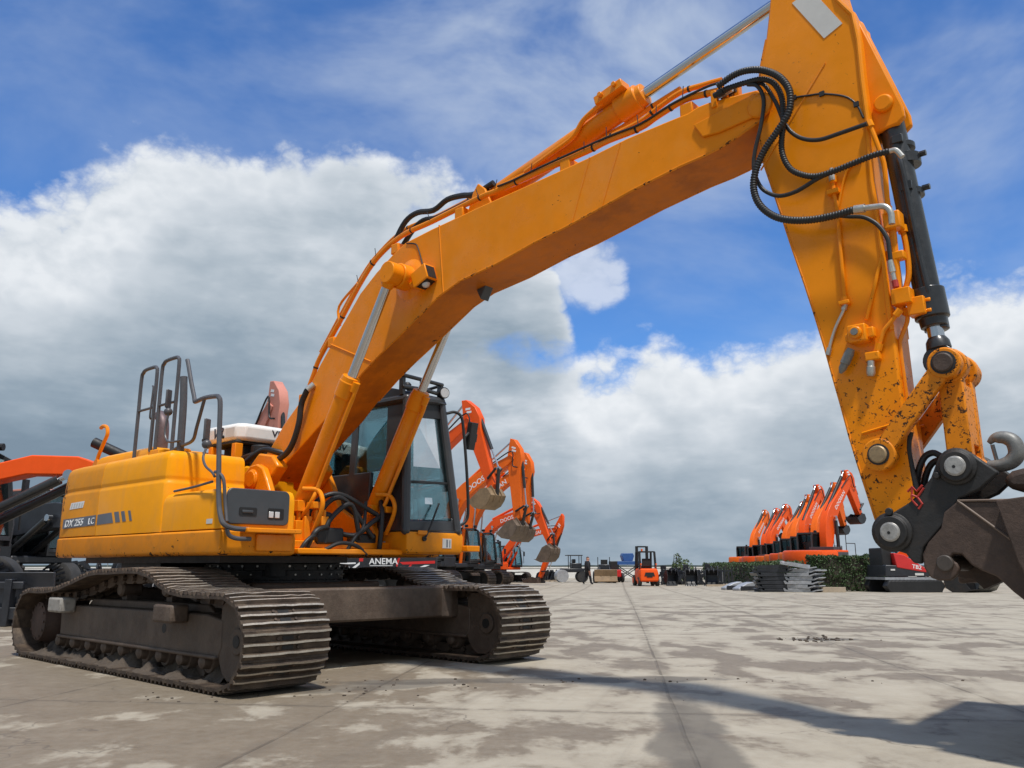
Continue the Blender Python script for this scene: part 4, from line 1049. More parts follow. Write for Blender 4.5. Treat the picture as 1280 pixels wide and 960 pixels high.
for y0, y1 in ((-.185, -.12), (.0, .065)): m.box(.04, L - .05, y0, y1, -.060, .060, A)
m.box(.10, L - .12, -.125, .005, -.056, .056, A)
m.cyl((P.x, -.19, P.y), (P.x, -.115, P.y), .092, n=28); m.cyl((P.x, .0, P.y), (P.x, .07, P.y), .092, n=28); m.cyl((Q.x, -.19, Q.y), (Q.x, .07, Q.y), .085, n=28)
m.build('push_link', M['paint_worn'], EX, bevel=.008)

# ---- quick coupler and bucket ----------------------------------------------
m = MB()
for y0, y1 in ((-.26, -.215), (.105, .15)): m.prism(T['coupler'], y0, y1)
m.box(6.20, 6.55, -.214, .104, 1.02, 1.10); m.box(6.38, 6.62, -.214, .104, 1.13, 1.22)
qc = m.build('quick_coupler', M['black_worn'], EX, bevel=.01)
m = MB()
for s, yy in ((-1, -.26), (1, .15)):
    for X, r in ((pn[2], .075), (pn[3], .082)):
        m.turned((X[0], yy, X[1]), (X[0], s * 2, X[1]), [(0, r * 1.25), (.012, r * 1.25), (.02, r * 1.05), (.034, r * .98)], 28)
m.cyl((pn[3][0] + .002, -.275, pn[3][1] + .105), (pn[3][0] + .002, -.295, pn[3][1] + .105), .02, n=10)
m.cyl((pn[2][0] - .095, -.26, pn[2][1] - .04), (pn[2][0] - .095, -.285, pn[2][1] - .04), .017, n=10)
m.build('pin_collar', M['black_worn'], qc, bevel=.004)
for X in (pn[2], pn[3]):
    m = MB(); m.cyl((X[0], -.302, X[1]), (X[0], .19, X[1]), .05, n=28)
    m.turned((X[0], -.3015, X[1]), (X[0], -1, X[1]), [(0, .047), (.004, .043)], 28)
    pp = m.build('coupler_pin', M['bright_pin'], qc, bevel=.004)
    m = MB(); m.cyl((X[0] - .004, -.305, X[1] - .004), (X[0] - .004, -.3068, X[1] - .004), .008, n=10); m.build('pin_centre', M['dark'], pp)
m = MB()
Z0, X0 = 1.275, 6.275
for pts in ([(-.045, .03), (-.02, .055), (.0, .03), (.03, .06)], [(-.03, .015), (0, .0), (.02, -.035), (.0, -.06)], [(-.02, .05), (-.03, -.01), (-.005, -.045)], [(.035, .045), (.0, .0)]):
    m.tube([(X0 + x, -.262, Z0 + z - .03) for x, z in pts], .006, 6)
m.build('red_mark', M['red_mark'], qc)
# small lifting hook on the back of the coupler
H = [(x, z) for x, z in T['lifthook']]
hp = smooth_path([(x, -.10, z) for x, z in H], 6)
m = MB(); nn = len(hp); m.tube(hp, .03, 14, rad=[.026 + .013 * math.sin(math.pi * min(1, i / nn * 1.15)) - (.016 * max(0, i / nn - .8) / .2) for i in range(nn)])
lh = m.build('lifting_hook', M['grey_steel'], qc)
m = MB(); m.tube([(H[7][0] + .015, -.10, H[7][1] - .01), (H[7][0] + .03, -.10, H[7][1] - .12)], .010, 8); m.build('hook_latch', M['grey_steel'], lh)
m = MB(); m.prism(T['lump'], -.2, .2); m.build('hook_block', M['rust_steel'], qc, bevel=.03)

bk_ = MB()
for y0, y1 in ((-.275, -.225), (.20, .25)): bk_.prism(T['claw'], y0, y1)
cl = T['pins'][4]
bucket_o = bk_.build('bucket', M['rust_steel'], EX, bevel=.008)
# bucket shell: curved plate between two side plates
BC = (7.05, .72)
shell = [(6.66, 1.20), (6.95, 1.23), (7.22, 1.16), (7.42, .98), (7.47, .72), (7.38, .46), (7.15, .30), (6.95, .26)]
inner = [(x + (BC[0] - x) * .035 / max(.1, math.hypot(BC[0] - x, BC[1] - z)), z + (BC[1] - z) * .035 / max(.1, math.hypot(BC[0] - x, BC[1] - z))) for x, z in shell]
ys0, ys1 = -.40, 1.45
m = MB(); m.prism([(6.28, .80), (6.28, 1.05), (6.72, 1.19), (6.72, .85)], .28, 1.42); m.build('bucket_back', M['rust_steel'], bucket_o, bevel=.02)
m = MB(); m.prism(shell + inner[::-1], ys0, ys1); m.build('bucket_shell', M['rust_steel'], bucket_o)
m = MB()
for y in (ys0, ys1): m.prism(shell + [(6.72, .92)], y - .015, y + .015)
m.build('bucket_cheek', M['rust_steel'], bucket_o, bevel=.006)
for k in range(5):
    y = ys0 + .08 + (ys1 - ys0 - .16) * k / 4
    m = MB(); m.prism([(6.98, .30), (6.98, .24), (6.72, .27)], y - .05, y + .05); m.build('bucket_tooth', M['rust_steel'], bucket_o, bevel=.006)
m = MB(); wl = T['claw'][0]; m.tube([(wl[0], -.277, wl[1]), (wl[0] + .34, -.277, wl[1] - .31)], .007, 6); m.tube([(wl[0], -.277, wl[1]), (wl[0] + .38, -.277, wl[1] - .012)], .006, 6)
m.build('weld_seam', M['weld'], bucket_o)
m = MB(); m.cyl((cl[0], -.292, cl[1]), (cl[0], .26, cl[1]), .040, n=24); m.build('claw_pin', M['claw_pin'], bucket_o, bevel=.006)
m = MB(); m.prism([(6.33, 1.02), (6.62, 1.00), (6.62, .86), (6.45, .78), (6.40, .84)], .10, .2); m.build('bucket_ear', M['rust_steel'], bucket_o)

# ---- cab -----------------------------------------------------------------
CV = {'bnf': (1.42, .47, 1.235), 'bff': (1.37, 1.21, 1.245), 'bnr': (-.35, .49, 1.235), 'bfr': (-.35, 1.32, 1.245),
      'tnf': (1.29, .56, 2.56), 'tff': (1.19, 1.12, 2.62), 'tnr': (-.30, .56, 2.58), 'tfr': (-.30, 1.20, 2.62)}
CV = {k: Vector(v) for k, v in CV.items()}
def fp(u, w, a='bnf', b='bff', c='tff', d='tnf'):
    """bilinear point on a cab face"""
    return (CV[a] * (1 - u) + CV[b] * u) * (1 - w) + (CV[d] * (1 - u) + CV[c] * u) * w
FRONT = ('bnf', 'bff', 'tff', 'tnf'); NEAR = ('bnr', 'bnf', 'tnf', 'tnr'); FAR = ('bfr', 'bff', 'tff', 'tfr'); REAR = ('bnr', 'bfr', 'tfr', 'tnr')
def strip(mm, face, u0, w0, u1, w1, thick, inset=0.0):
    q = [fp(u0, w0, *face), fp(u1, w0, *face), fp(u1, w1, *face), fp(u0, w1, *face)]
    n = (q[1] - q[0]).cross(q[3] - q[0]).normalized()
    cc = sum(CV.values(), Vector()) / 8
    if n.dot(q[0] - cc) < 0: n = -n
    vs = [p - n * inset for p in q] + [p - n * (inset + thick) for p in q]
    mm.add(vs, [(0, 1, 2, 3), (7, 6, 5, 4), (0, 4, 5, 1), (1, 5, 6, 2), (2, 6, 7, 3), (3, 7, 4, 0)])
m = MB()
for a, b, r in (('bnf', 'tnf', .045), ('bff', 'tff', .045), ('bnr', 'tnr', .05), ('bfr', 'tfr', .05), ('tnf', 'tff', .045), ('tnr', 'tfr', .045), ('tnf', 'tnr', .045), ('tff', 'tfr', .045)):
    n_ = 6
    A_, B_ = CV[a], CV[b]
    m.tube([A_.lerp(B_, k / n_) for k in range(n_ + 1)], r, 10)
for k in ('tnf', 'tff', 'tnr', 'tfr', 'bnf', 'bff', 'bnr', 'bfr'): m.ball(CV[k], .047, 12)
# front sill, near side lower panel, B pillars, roof, floor, rear wall
strip(m, FRONT, 0, -.005, 1, .075, .05, .005)
strip(m, NEAR, 0, -.005, 1, .16, .05, .005); strip(m, NEAR, .0, .15, .66, .46, .05, .005); strip(m, NEAR, .80, .1, 1.0, .98, .045, .005); strip(m, NEAR, .44, .4, .50, 1, .045, .005)
strip(m, FAR, 0, 0, 1, .10, .05, .005); strip(m, FAR, 0, .37, 1, .40, .04, .005); strip(m, FAR, .46, .3, .53, 1, .04, .005); strip(m, FAR, .93, .3, 1, 1, .04, .005)
strip(m, REAR, 0, 0, 1, .36, .05, .005)
m.prism([(-.30, 2.57), (1.25, 2.58), (1.20, 2.66), (1.05, 2.70), (-.20, 2.70), (-.30, 2.66)], .55, 1.16)
m.box(-.33, 1.38, .52, 1.22, 1.20, 1.245)
cab = m.build('cab', M['cab_paint'], EX, bevel=.012)
def pane(face, u0, w0, u1, w1, name='window_pane'):
    mm = MB(); strip(mm, face, u0, w0, u1, w1, .006, .015); return mm.build(name, M['glass'], cab)
pane(FRONT, .05, .08, .95, .355, 'lower_windscreen'); pane(FRONT, .05, .365, .95, .965, 'windscreen')
pane(NEAR, .03, .46, .44, .97); pane(NEAR, .51, .46, .80, .97); pane(FAR, .03, .41, .46, .97); pane(FAR, .03, .11, .46, .36); pane(FAR, .54, .41, .93, .97, 'door_window'); pane(FAR, .54, .11, .93, .36, 'door_window'); pane(REAR, .06, .38, .94, .96, 'rear_window')
m = MB()
strip(m, FRONT, .03, .352, .97, .368, .02, .006)
m.tube([fp(.04, .06, *FRONT) + Vector((.012, 0, 0)), fp(.04, .97, *FRONT) + Vector((.012, 0, 0))], .012, 6); m.tube([fp(.96, .06, *FRONT) + Vector((.012, 0, 0)), fp(.96, .97, *FRONT) + Vector((.012, 0, 0))], .012, 6)
strip(m, FRONT, .04, .86, .96, .985, .02, .002)
m.build('window_seal', M['dark'], cab)
m = MB()
q0 = fp(.30, -.06, *FRONT) + Vector((.045, 0, 0)); q1 = fp(.62, .20, *FRONT) + Vector((.04, 0, 0))
m.tube([q0, q0.lerp(q1, .3) + Vector((.01, 0, 0)), q1], .010, 8); m.cyl(q0, q0 - Vector((.07, 0, 0)), .025, n=10)
m.build('wiper_arm', M['dark'], cab)
# roof guard and lamp
m = MB()
gz = 2.80
pts = [(1.26, .56, 2.66), (1.28, .56, gz), (1.20, 1.12, gz), (1.19, 1.12, 2.70)]
m.tube([(1.26, .52, gz), (1.235, .82, gz), (1.20, 1.13, gz)], .022, 8); m.tube([(1.26, .52, 2.68), (1.235, .82, 2.70), (1.20, 1.13, 2.69)], .022, 8)
for y in (.54, .84, 1.11): m.box(1.20 - (y - .54) * .08, 1.26 - (y - .54) * .08, y - .02, y + .02, 2.60, gz)
m.tube([(1.26, .52, gz), (.70, .54, gz - .03), (.55, .54, 2.68)], .018, 8); m.tube([(1.20, 1.13, gz), (.70, 1.14, gz - .03), (.55, 1.14, 2.68)], .018, 8)
rg = m.build('roof_guard', M['black_paint'], cab, bevel=.004)
m = MB(); m.turned((1.16, 1.13, 2.715), (1.30, 1.10, 2.70), [(0, .03), (.02, .058), (.09, .062), (.10, .06)], 20); wl_ = m.build('roof_lamp', M['dark'], rg)
m = MB(); m.turned((1.258, 1.11, 2.704), (1.30, 1.10, 2.70), [(0, .052), (.006, .05)], 20); m.build('lamp_glass', M['lens'], wl_)
m = MB(); m.ball((1.1, .72, 2.74), .045, 10); m.cyl((.9, .95, 2.70), (.9, .95, 2.78), .05, n=14); m.build('roof_beacon', M['dark'], cab)
# door grab rail with mirror, grab bar
m = MB()
m.tube(smooth_path([(1.20, 1.20, 2.50), (1.24, 1.28, 2.52), (1.28, 1.34, 2.47), (1.30, 1.36, 2.30), (1.34, 1.37, 1.9), (1.36, 1.38, 1.50), (1.35, 1.36, 1.36), (1.33, 1.25, 1.29)], 5), .016, 8)
gr = m.build('door_grab_rail', M['dark'], cab)
m = MB(); A = Matrix.Translation((1.28, 1.49, 2.29)) @ Matrix.Rotation(R(12), 4, 'Y') @ Matrix.Rotation(R(14), 4, 'Z')
m.box(-.03, .03, -.055, .075, -.16, .14, A); m.tube([A @ Vector((0, -.05, .02)), (1.305, 1.37, 2.25)], .016, 8); m.box(-.05, .02, .06, .11, -.07, .02, A)
mr = m.build('cab_mirror', M['dark'], cab, bevel=.015)
m = MB(); m.box(-.034, -.031, -.045, .062, -.14, .12, A); m.build('mirror_glass', M['mirror'], mr)
m = MB()
g = [fp(.70, .93, *FRONT), fp(.66, .90, *FRONT), fp(.68, .68, *FRONT), fp(.80, .68, *FRONT), fp(.82, .72, *FRONT)]
m.tube(smooth_path([p - Vector((.10, 0, 0)) for p in g], 4), .010, 8); m.build('inside_grab_bar', M['dark'], cab)
m = MB(); m.tube([fp(.05, .50, *REAR), fp(.95, .50, *REAR)], .014, 6); m.tube([fp(.48, .36, *REAR), fp(.48, .97, *REAR)], .014, 6); m.build('rear_window_bar', M['dark'], cab)
# seat and controls
m = MB()
m.box(.10, .62, .62, 1.06, 1.50, 1.62); m.prism([(.02, 1.60), (.14, 1.60), (.06, 2.24), (-.06, 2.22)], .64, 1.04); m.box(-.07, .03, .72, .96, 2.24, 2.40); m.box(.15, .55, .70, 1.0, 1.25, 1.50)
m.build('driver_seat', M['seat'], cab, bevel=.04)
m = MB(); m.box(.02, .045, .66, 1.02, 1.75, 2.1); m.build('seat_cover', M['hivis'], cab, bevel=.01)
m = MB()
m.box(.55, .95, .58, .68, 1.60, 1.70); m.box(.55, .90, 1.04, 1.12, 1.60, 1.70); m.box(1.05, 1.3, .54, .66, 1.25, 1.58)
for y in (.63, 1.08): m.tube([(.88, y, 1.70), (.92, y, 1.86)], .016, 8); m.ball((.925, y, 1.89), .035, 10, (1, 1, 1.4))
m.build('arm_console', M['dark'], cab, bevel=.015)
for dy in (.78, .86):
    m = MB(); m.tube([(1.16, dy + .04, 1.25), (1.14, dy, 1.55), (1.10, dy - .06, 1.90)], .011, 8); m.cbox((1.10, dy - .06, 1.92), (.05, .12, .05), Matrix.Identity(4)); m.build('travel_lever', M['dark'], cab, bevel=.006)
m = MB(); m.prism([(1.12, 1.62), (1.16, 1.62), (1.13, 1.80), (1.09, 1.80)], .56, .66); m.build('monitor', M['dark'], cab, bevel=.01)
# yellow cab base
pl = [(1.455, .46), (1.40, 1.27), (-.38, 1.345), (-.38, .455)]
m = loft(pl, [(.035, 1.01), (.008, 1.03), (0, 1.055), (0, 1.19), (.012, 1.222)]); cb = m.build('cab_base', M['paint_skirt'], EX, bevel=.008)
m = MB(); m.box(1.25, 1.46, 1.274, 1.46, 1.04, 1.10); m.build('door_step', M['paint'], cb, bevel=.008)
m = MB(); m.box(1.452, 1.462, .60, .72, 1.195, 1.235); m.build('wiper_bracket', M['paint'], cb, bevel=.004)
nrm = (Vector((1.40, 1.27, 0)) - Vector((1.455, .46, 0))).normalized()
A = frame((1.455, .46, 0), nrm, (0, 0, 1))
m = MB(); m.box(.50, .63, 1.07, 1.165, .001, .004, A); s1 = m.build('base_sticker', M['sticker'], cb)
m = MB(); m.box(.555, .575, 1.08, 1.155, .0045, .006, A); m.box(.60, .612, 1.08, 1.15, .0045, .006, A); m.build('sticker_print', M['stripe'], s1)
m = MB(); m.box(.96, 1.06, .4528, .4545, 1.07, 1.15); m.build('base_sticker', M['dark'], cb)
m = MB(); m.box(1.065, 1.145, .4528, .4545, 1.085, 1.135); m.build('base_sticker', M['sticker'], cb)
# ------------------------------------------------------------------ other machines and yard things
def gz(y):
    t = min(1, max(0, (y - 12) / 40)); return -.36 * t * t * (3 - 2 * t)
def rot2(p, a, o=(0, 0)):
    c, s = math.cos(a), math.sin(a); return (o[0] + p[0] * c - p[1] * s, o[1] + p[0] * s + p[1] * c)
def poly_along(center):
    """center: list of (x, y, thickness) -> closed outline"""
    up = [(x, y + t / 2) for x, y, t in center]; lo = [(x, y - t / 2) for x, y, t in center]
    return lo + up[::-1]

def digger(name, label, loc, head, s=1.0, L=6.0, bend=1.0, boom=60, arm=-80, AL=2.9, bucket=-120, paint='orange', wheels=False,
           group=None, letters='DOOSAN', roof=None, bmat='old_bucket', blade=False, cab_side=1, bw=.55, fat=1.0, body=None, bs=1.0):
    P_ = M[paint]
    t = thing(name, label, 'excavator', (loc[0], loc[1], gz(loc[1])), R(head), group, s)
    # running gear
    if wheels:
        m = MB(); m.box(-1.5, 1.5, -.45, .45, .45, .85); m.box(-1.35, -1.15, -1.0, 1.0, .42, .62); m.box(1.15, 1.35, -1.0, 1.0, .42, .62)
        m.build('chassis', M['dark'], t, bevel=.03)
        for x in (-1.25, 1.25):
            for y in (-1, 1):
                m = MB(); n = 26; pr = [(0, .30), (.02, .46), (.06, .52), (.36, .52), (.40, .46), (.42, .30)]
                m.turned((x, y * 1.06 - .21, .52), (x, y * 1.06 + 9, .52), pr, 32)
                for k in range(22):
                    a = 2 * math.pi * k / 22
                    for sy, off in ((-1, 0), (1, .5)):
                        a2 = a + off * 2 * math.pi / 22
                        A = Matrix.Translation((x, y * 1.06 + sy * .095, .52)) @ Matrix.Rotation(a2, 4, 'Y') @ Matrix.Rotation(sy * .6, 4, 'Z')
                        m.box(.505, .545, -.11, .11, -.025, .025, A)
                w_ = m.build('wheel', M['tyre'], t)
                m = MB(); m.turned((x, y * 1.06 + y * .16, .52), (x, y * 9, .52), [(0, .28), (.05, .26), (.052, .12), (.09, .10)], 20); m.build('rim', M['new_black'], w_)
        if blade:
            m = MB(); m.prism([(1.95, .12), (2.15, .10), (2.12, .35), (2.18, .62), (2.08, .62), (2.0, .36)], -1.2, 1.2); m.box(1.4, 2.05, -.5, -.35, .35, .5); m.box(1.4, 2.05, .35, .5, .35, .5)
            m.build('dozer_blade', M['new_black'], t, bevel=.02)
    else:
        for y in (-1.25, 1.25):
            pts = [(-1.7 + 3.4 * k / 12, .03) for k in range(13)] + [(1.7 + .38 * math.cos(R(a)), .41 + .38 * math.sin(R(a))) for a in range(-70, 71, 20)]
            pts += [(1.7 - 3.4 * k / 12, .79 + .02 * math.sin(k * 1.3)) for k in range(13)] + [(-1.7 - .38 * math.cos(R(a)), .41 - .38 * math.sin(R(a))) for a in range(-70, 71, 20)]
            m = MB(); n = len(pts)
            for i in range(n):
                a, b = Vector((pts[i][0], 0, pts[i][1])), Vector((pts[(i + 1) % n][0], 0, pts[(i + 1) % n][1]))
                d = b - a; ln = d.length
                if ln < 1e-4: continue
                A = Matrix.Translation((a + b) / 2 + Vector((0, y, 0))) @ Matrix.Rotation(math.atan2(-d.z, d.x), 4, 'Y')
                m.box(-ln * .48, ln * .48, -.3, .3, -.02, .02, A)
                for q in (-.28, .1): m.box(ln * q - .02, ln * q + .02, -.3, .3, -.045, -.02, A)
            m.build('track', M['shoe'], t)
            m = MB(); m.box(-1.5, 1.5, y - .2, y + .2, .2, .6)
            for k in range(8): m.cyl((-1.4 + .4 * k, y - .25, .17), (-1.4 + .4 * k, y + .25, .17), .11, n=12)
            for x in (-1.7, 1.7): m.cyl((x, y - .1, .41), (x, y + .1, .41), .33, n=20)
            m.build('track_frame', M['dark'], t)
        m = MB(); m.box(-.8, .8, -1.1, 1.1, .45, .75); m.build('centre_frame', M['dark'], t)
    m = MB(); m.cyl((0, 0, .7), (0, 0, 1.02), .62, n=24); m.build('slew_ring', M['dark'], t)
    # house
    tl = [(-1.6, -1.25), (-2.1, -1.15), (-2.4, -.8), (-2.55, 0)]
    plan = [(-.9, -1.27)] + tl + [(x, -y) for x, y in reversed(tl[:-1])] + [(-.9, 1.27)]
    loft(plan, [(.02, 1.02), (0, 1.06), (0, 1.8), (.04, 1.9), (.12, 1.93)], lockx=(0, len(plan) - 1)).build('counterweight', P_, t)
    m = MB(); m.box(-.895, 1.25, -1.26, -.45, 1.02, 1.5); m.box(-.895, .15, -1.26, 1.26, 1.5, 1.95); m.box(-.895, 1.25, -.449, 1.26, 1.0, 1.2); m.box(.15, 1.2, -1.24, -.5, 1.5, 1.62)
    up = m.build('upper_body', M[body] if body else P_, t, bevel=.04)
    m = MB(); m.box(-.85, .1, -1.272, -1.262, 1.55, 1.85); m.box(-.8, .0, -1.0, .4, 1.955, 2.12)
    m.build('vent_panel', M['grey_panel'], up, bevel=.01)
    m = MB()
    for x in (-.5, .1, .95): m.tube([(x, -1.18, 1.5), (x, -1.18, 2.75 if x < .5 else 2.3)], .02, 6)
    m.tube([(-.5, -1.18, 2.75), (.1, -1.18, 2.75)], .02, 6); m.tube([(.1, -1.18, 2.3), (.95, -1.18, 2.3)], .02, 6)
    m.build('handrail', M['dark'], t)
    # cab
    sd_ = cab_side
    y0, y1 = (.38, 1.28)
    m = MB()
    prof = [(-.55, 1.2), (1.40, 1.2), (1.42, 1.6), (1.22, 2.78), (.95, 2.92), (-.45, 2.90), (-.55, 2.7)]
    c_in = [(-.45, 1.3), (1.32, 1.3), (1.33, 1.62), (1.14, 2.72), (.9, 2.80), (-.38, 2.80), (-.45, 2.66)]
    for a, b in ((y0, y0 + .05), (y1 - .05, y1)):
        n = len(prof)
        vs = [(p[0], y, p[1]) for y in (a, b) for p in prof] + [(p[0], y, p[1]) for y in (a, b) for p in c_in]
        fs = []
        for i in range(n):
            j = (i + 1) % n
            fs += [(i, j, 2 * n + j, 2 * n + i), (n + i, 3 * n + i, 3 * n + j, n + j), (i, n + i, n + j, j), (2 * n + i, 2 * n + j, 3 * n + j, 3 * n + i)]
        m.add(vs, fs)
    m.box(.35, .43, y0 + .002, y0 + .048, 1.3, 2.8); m.box(.35, .43, y1 - .048, y1 - .002, 1.3, 2.8); m.box(-.5, 1.3, y0 + .052, y1 - .052, 1.2, 1.3)
    m.box(-.5, 1.0, y0 + .052, y1 - .052, 2.80, 2.89); m.box(-.54, -.46, y0 + .052, y1 - .052, 1.3, 2.0); m.box(1.30, 1.40, y0 + .052, y1 - .052, 1.3, 1.38)
    m.box(.0, .5, .58, 1.08, 1.35, 1.75); m.box(-.1, .05, .6, 1.06, 1.7, 2.4)
    cb_ = m.build('cab', M['cab_paint'], t)
    for yy in (y0 + .02, y1 - .024):
        m = MB(); m.prism(c_in, yy, yy + .006); m.build('window_pane', M['dark_glass' if wheels else 'glass'], cb_)
    m = MB(); m.prism([(y0 + .05, 1.4), (y1 - .05, 1.4), (y1 - .05, 2.75), (y0 + .05, 2.75)], 1.30, 1.306, 'x')
    for i, v in enumerate(m.v): m.v[i] = (1.36 - max(0, v[2] - 1.6) * .165 + (v[0] - 1.30), v[1], v[2])
    m.build('windscreen', M['glass'], cb_)
    m = MB()
    for y in (.5, 1.15): m.cyl((1.0, y, 2.99), (1.12, y, 2.99), .07, n=10)
    m.build('roof_lamp', M['dark'], cb_)
    m = MB(); m.tube([(1.3, 1.3, 2.5), (1.4, 1.45, 2.45), (1.42, 1.46, 1.5)], .02, 6); m.cbox((1.42, 1.5, 2.25), (.06, .16, .36)); m.build('cab_mirror', M['dark'], t)
    if roof: m = MB(); m.prism([(-.45, 2.905), (.9, 2.925), (.8, 2.98), (-.4, 2.96)], y0, y1); m.build('roof_cover', M[roof], cb_, bevel=.01)
    # boom, arm, bucket
    F_ = (.20, 1.70); a = R(boom); k = L / 6.0
    cen = [(-.12, -.02, .34), (.25, .22, .42), (1.0 * k, .72 * bend * k, .60), (1.8 * k, 1.06 * bend * k, .66), (2.5 * k, 1.16 * bend * k, .64), (3.2 * k, 1.06 * bend * k, .58), (4.6 * k, .60 * bend * k, .46), (5.7 * k, .12 * bend * k, .32), (L + .1, 0, .22)]
    cen = [(x, y, th * fat) for x, y, th in cen]
    ol = [rot2(p, a, F_) for p in poly_along(cen)]
    m = MB(); m.prism(ol, -.2, .2); bo_ = m.build('boom', P_, t, bevel=.02)
    tip = rot2((L, 0), a, F_)
    ca_ = lambda x, y: rot2((x, y), a, F_)
    b = R(arm); ar = lambda x, y: rot2((x, y), b, tip)
    ka = AL / 2.9
    ol = [ar(x * ka, y * (1 + .4 * (fat - 1))) for x, y in [(-.95, .02), (-.85, .22), (-.35, .48), (.15, .52), (.55, .40), (2.8, .14), (2.95, 0), (2.85, -.14), (.7, -.22), (0, -.24), (-.5, -.10)]]
    m = MB(); m.prism(ol, -.15, .15); am_ = m.build('arm', P_, t, bevel=.02)
    m = MB()
    for y in (-.153, .153):
        for q in (0, .14):
            m.prism([ar(-.55 + q, .10), ar(-.48 + q, .05), ar(-.38 + q, .28), ar(-.45 + q, .32)], min(y, y * 1.01), max(y, y * 1.01))
    m.build('arm_decal', M['white_text'], am_)
    m = MB()
    m.tube(smooth_path([(*ca_(4.9 * k, .75 * k)[:1], -.22, ca_(4.9 * k, .75 * k)[1]), (ar(-.3, .1)[0], -.26, ar(-.3, .1)[1]), (ar(.35, .1)[0], -.24, ar(.35, .1)[1]), (ar(.5, .34)[0], -.2, ar(.5, .34)[1])], 5), .03, 6)
    m.build('hydraulic_hose', M['rubber'], am_)
    bp = ar(AL, 0)
    # cylinders
    def cyl2(nm, p, q, y, r, parent, f=.56, mat='orange', rr_=.5):
        p = Vector((p[0], y, p[1])); q = Vector((q[0], y, q[1])); mm = MB(); mm.cyl(p, p.lerp(q, f), r, n=14); o = mm.build(nm, mat if not isinstance(mat, str) else M[mat], parent)
        mm = MB(); mm.cyl(p.lerp(q, f), q, r * rr_, n=12); mm.cyl(q - Vector((0, .06, 0)), q + Vector((0, .06, 0)), r, n=12); mm.build('cylinder_rod', M['chrome'], o)
    for y in (-.32, .32): cyl2('boom_cylinder', (.85, 1.2), ca_(2.5 * k, 1.0 * bend * k), y, .085, t, .93 if wheels else .55, 'black_paint' if wheels else P_)
    cyl2('arm_cylinder', ca_(2.6 * k, (1.16 * bend + .42) * k), ar(-.85 * ka, .05), 0, .09, t, .86 if wheels else .6, 'dark' if wheels else P_)
    cyl2('bucket_cylinder', ar(.12, .50), ar(AL * .80, .52), 0, .07, t, .62, 'black_paint')
    m = MB(); e = ar(AL * .80, .52)
    for y in (-.17, .17): m.tube([(e[0], y, e[1]), (ar(AL * .86, 0)[0], y, ar(AL * .86, 0)[1])], .05, 8)
    c = R(bucket); bu = lambda x, y: rot2((x * bs, y * bs), c, bp)
    m.tube([(e[0], 0, e[1]), (bu(.05, .38)[0], 0, bu(.05, .38)[1])], .07, 8)
    m.build('bucket_linkage', M['black_worn'], t)
    out = [(-.12, -.12), (-.14, .45), (.15, .55), (.55, .62), (.95, .50), (1.2, .15), (1.25, -.25), (.35, -.20), (.05, -.2)]
    ins = [(.05, -.15), (.0, .38), (.2, .48), (.55, .55), (.9, .44), (1.12, .12), (1.2, -.24)]
    m = MB()
    sh = [(-.02, .0), (.0, .45), (.22, .56), (.55, .62), (.95, .50), (1.2, .15), (1.28, -.28)]
    si = [(x * .94 + .02, y * .92 - .01) for x, y in sh]
    m.prism([bu(*p) for p in sh + si[::-1]], -bw, bw)
    for y in (-bw, bw - .02): m.prism([bu(*p) for p in sh + [(.3, -.22)]], y - .005, y + .025)
    for y in (-.2, .17): m.prism([bu(*p) for p in [(-.12, -.1), (-.12, .1), (-.05, .5), (.3, .62), (.25, .3), (.1, -.12)]], y, y + .03)
    bo2 = m.build('bucket', M[bmat], t)
    m = MB()
    for i in range(5): y = -bw + .06 + (2 * bw - .12) * i / 4; m.prism([bu(1.18, -.18), bu(1.27, -.2), bu(1.30, -.46), bu(1.22, -.28)], y - .045, y + .045)
    m.build('bucket_tooth', M[bmat], bo2)
    if letters:
        fx = Matrix.Identity(4)
        o0 = ca_(3.15 * k, .86 * bend * k); dv = Vector(rot2((1, -.33 * bend), a)).normalized(); up_ = Vector((-dv.y, dv.x))
        F = frame((o0[0], -.2035, o0[1]), (dv.x, 0, dv.y), (up_.x, 0, up_.y))
        text_part('boom_lettering', letters, M['white_text'], bo_, .36 * k, F, sx=1.15, extrude=.003)
    return t

GA = 'orange tracked excavators parked in a row behind the yellow cab'
def fwd(h): return Vector((math.cos(R(h)), math.sin(R(h)), 0))
def origin_for(u, Y, h, reach):
    x = (u - 640) / 1036 * (Y * .977 + 1.2); q = Vector((x, Y, 0)) - fwd(h) * reach; return (q.x, q.y)
digger('tracked_excavator', 'orange tracked excavator behind the cab with the highest arm and a tan bucket hanging', origin_for(578, 37, -38, 3.9), -38, 1.15, 6.0, 1.0, 53, -66, 2.9, -140, group=GA, bmat='tan_bucket', fat=1.25, body='new_black', bs=.78, bw=.45)
digger('tracked_excavator', 'orange tracked excavator, second in the row, boom rising in front of the tallest arm', origin_for(634, 45, -38, 4.6), -38, 1.15, 6.0, 1.0, 46, -84, 2.9, -135, paint='orange_b', group=GA, fat=1.35, body='new_black', bs=.85, bw=.48)
digger('tracked_excavator', 'orange tracked excavator, third in the row, its arm just right of the second', origin_for(650, 51, -38, 4.6), -38, 1.15, 6.0, 1.0, 47, -88, 2.9, -130, paint='orange_b', group=GA, fat=1.35, body='new_black', bs=.85, bw=.48)
digger('tracked_excavator', 'orange tracked excavator, fourth in the row, with black cylinders beside its lower arm', origin_for(664, 57, -38, 4.9), -38, 1.0, 6.0, 1.0, 33, -62, 2.7, -120, group=GA, body='new_black')
digger('tracked_excavator', 'orange excavator at the far end of the row, arm bent down to the ground', origin_for(692, 62, -35, 5.0), -35, .95, 5.8, .8, 24, -113, 4.0, -160, paint='orange', group=GA, bmat='rust_steel')
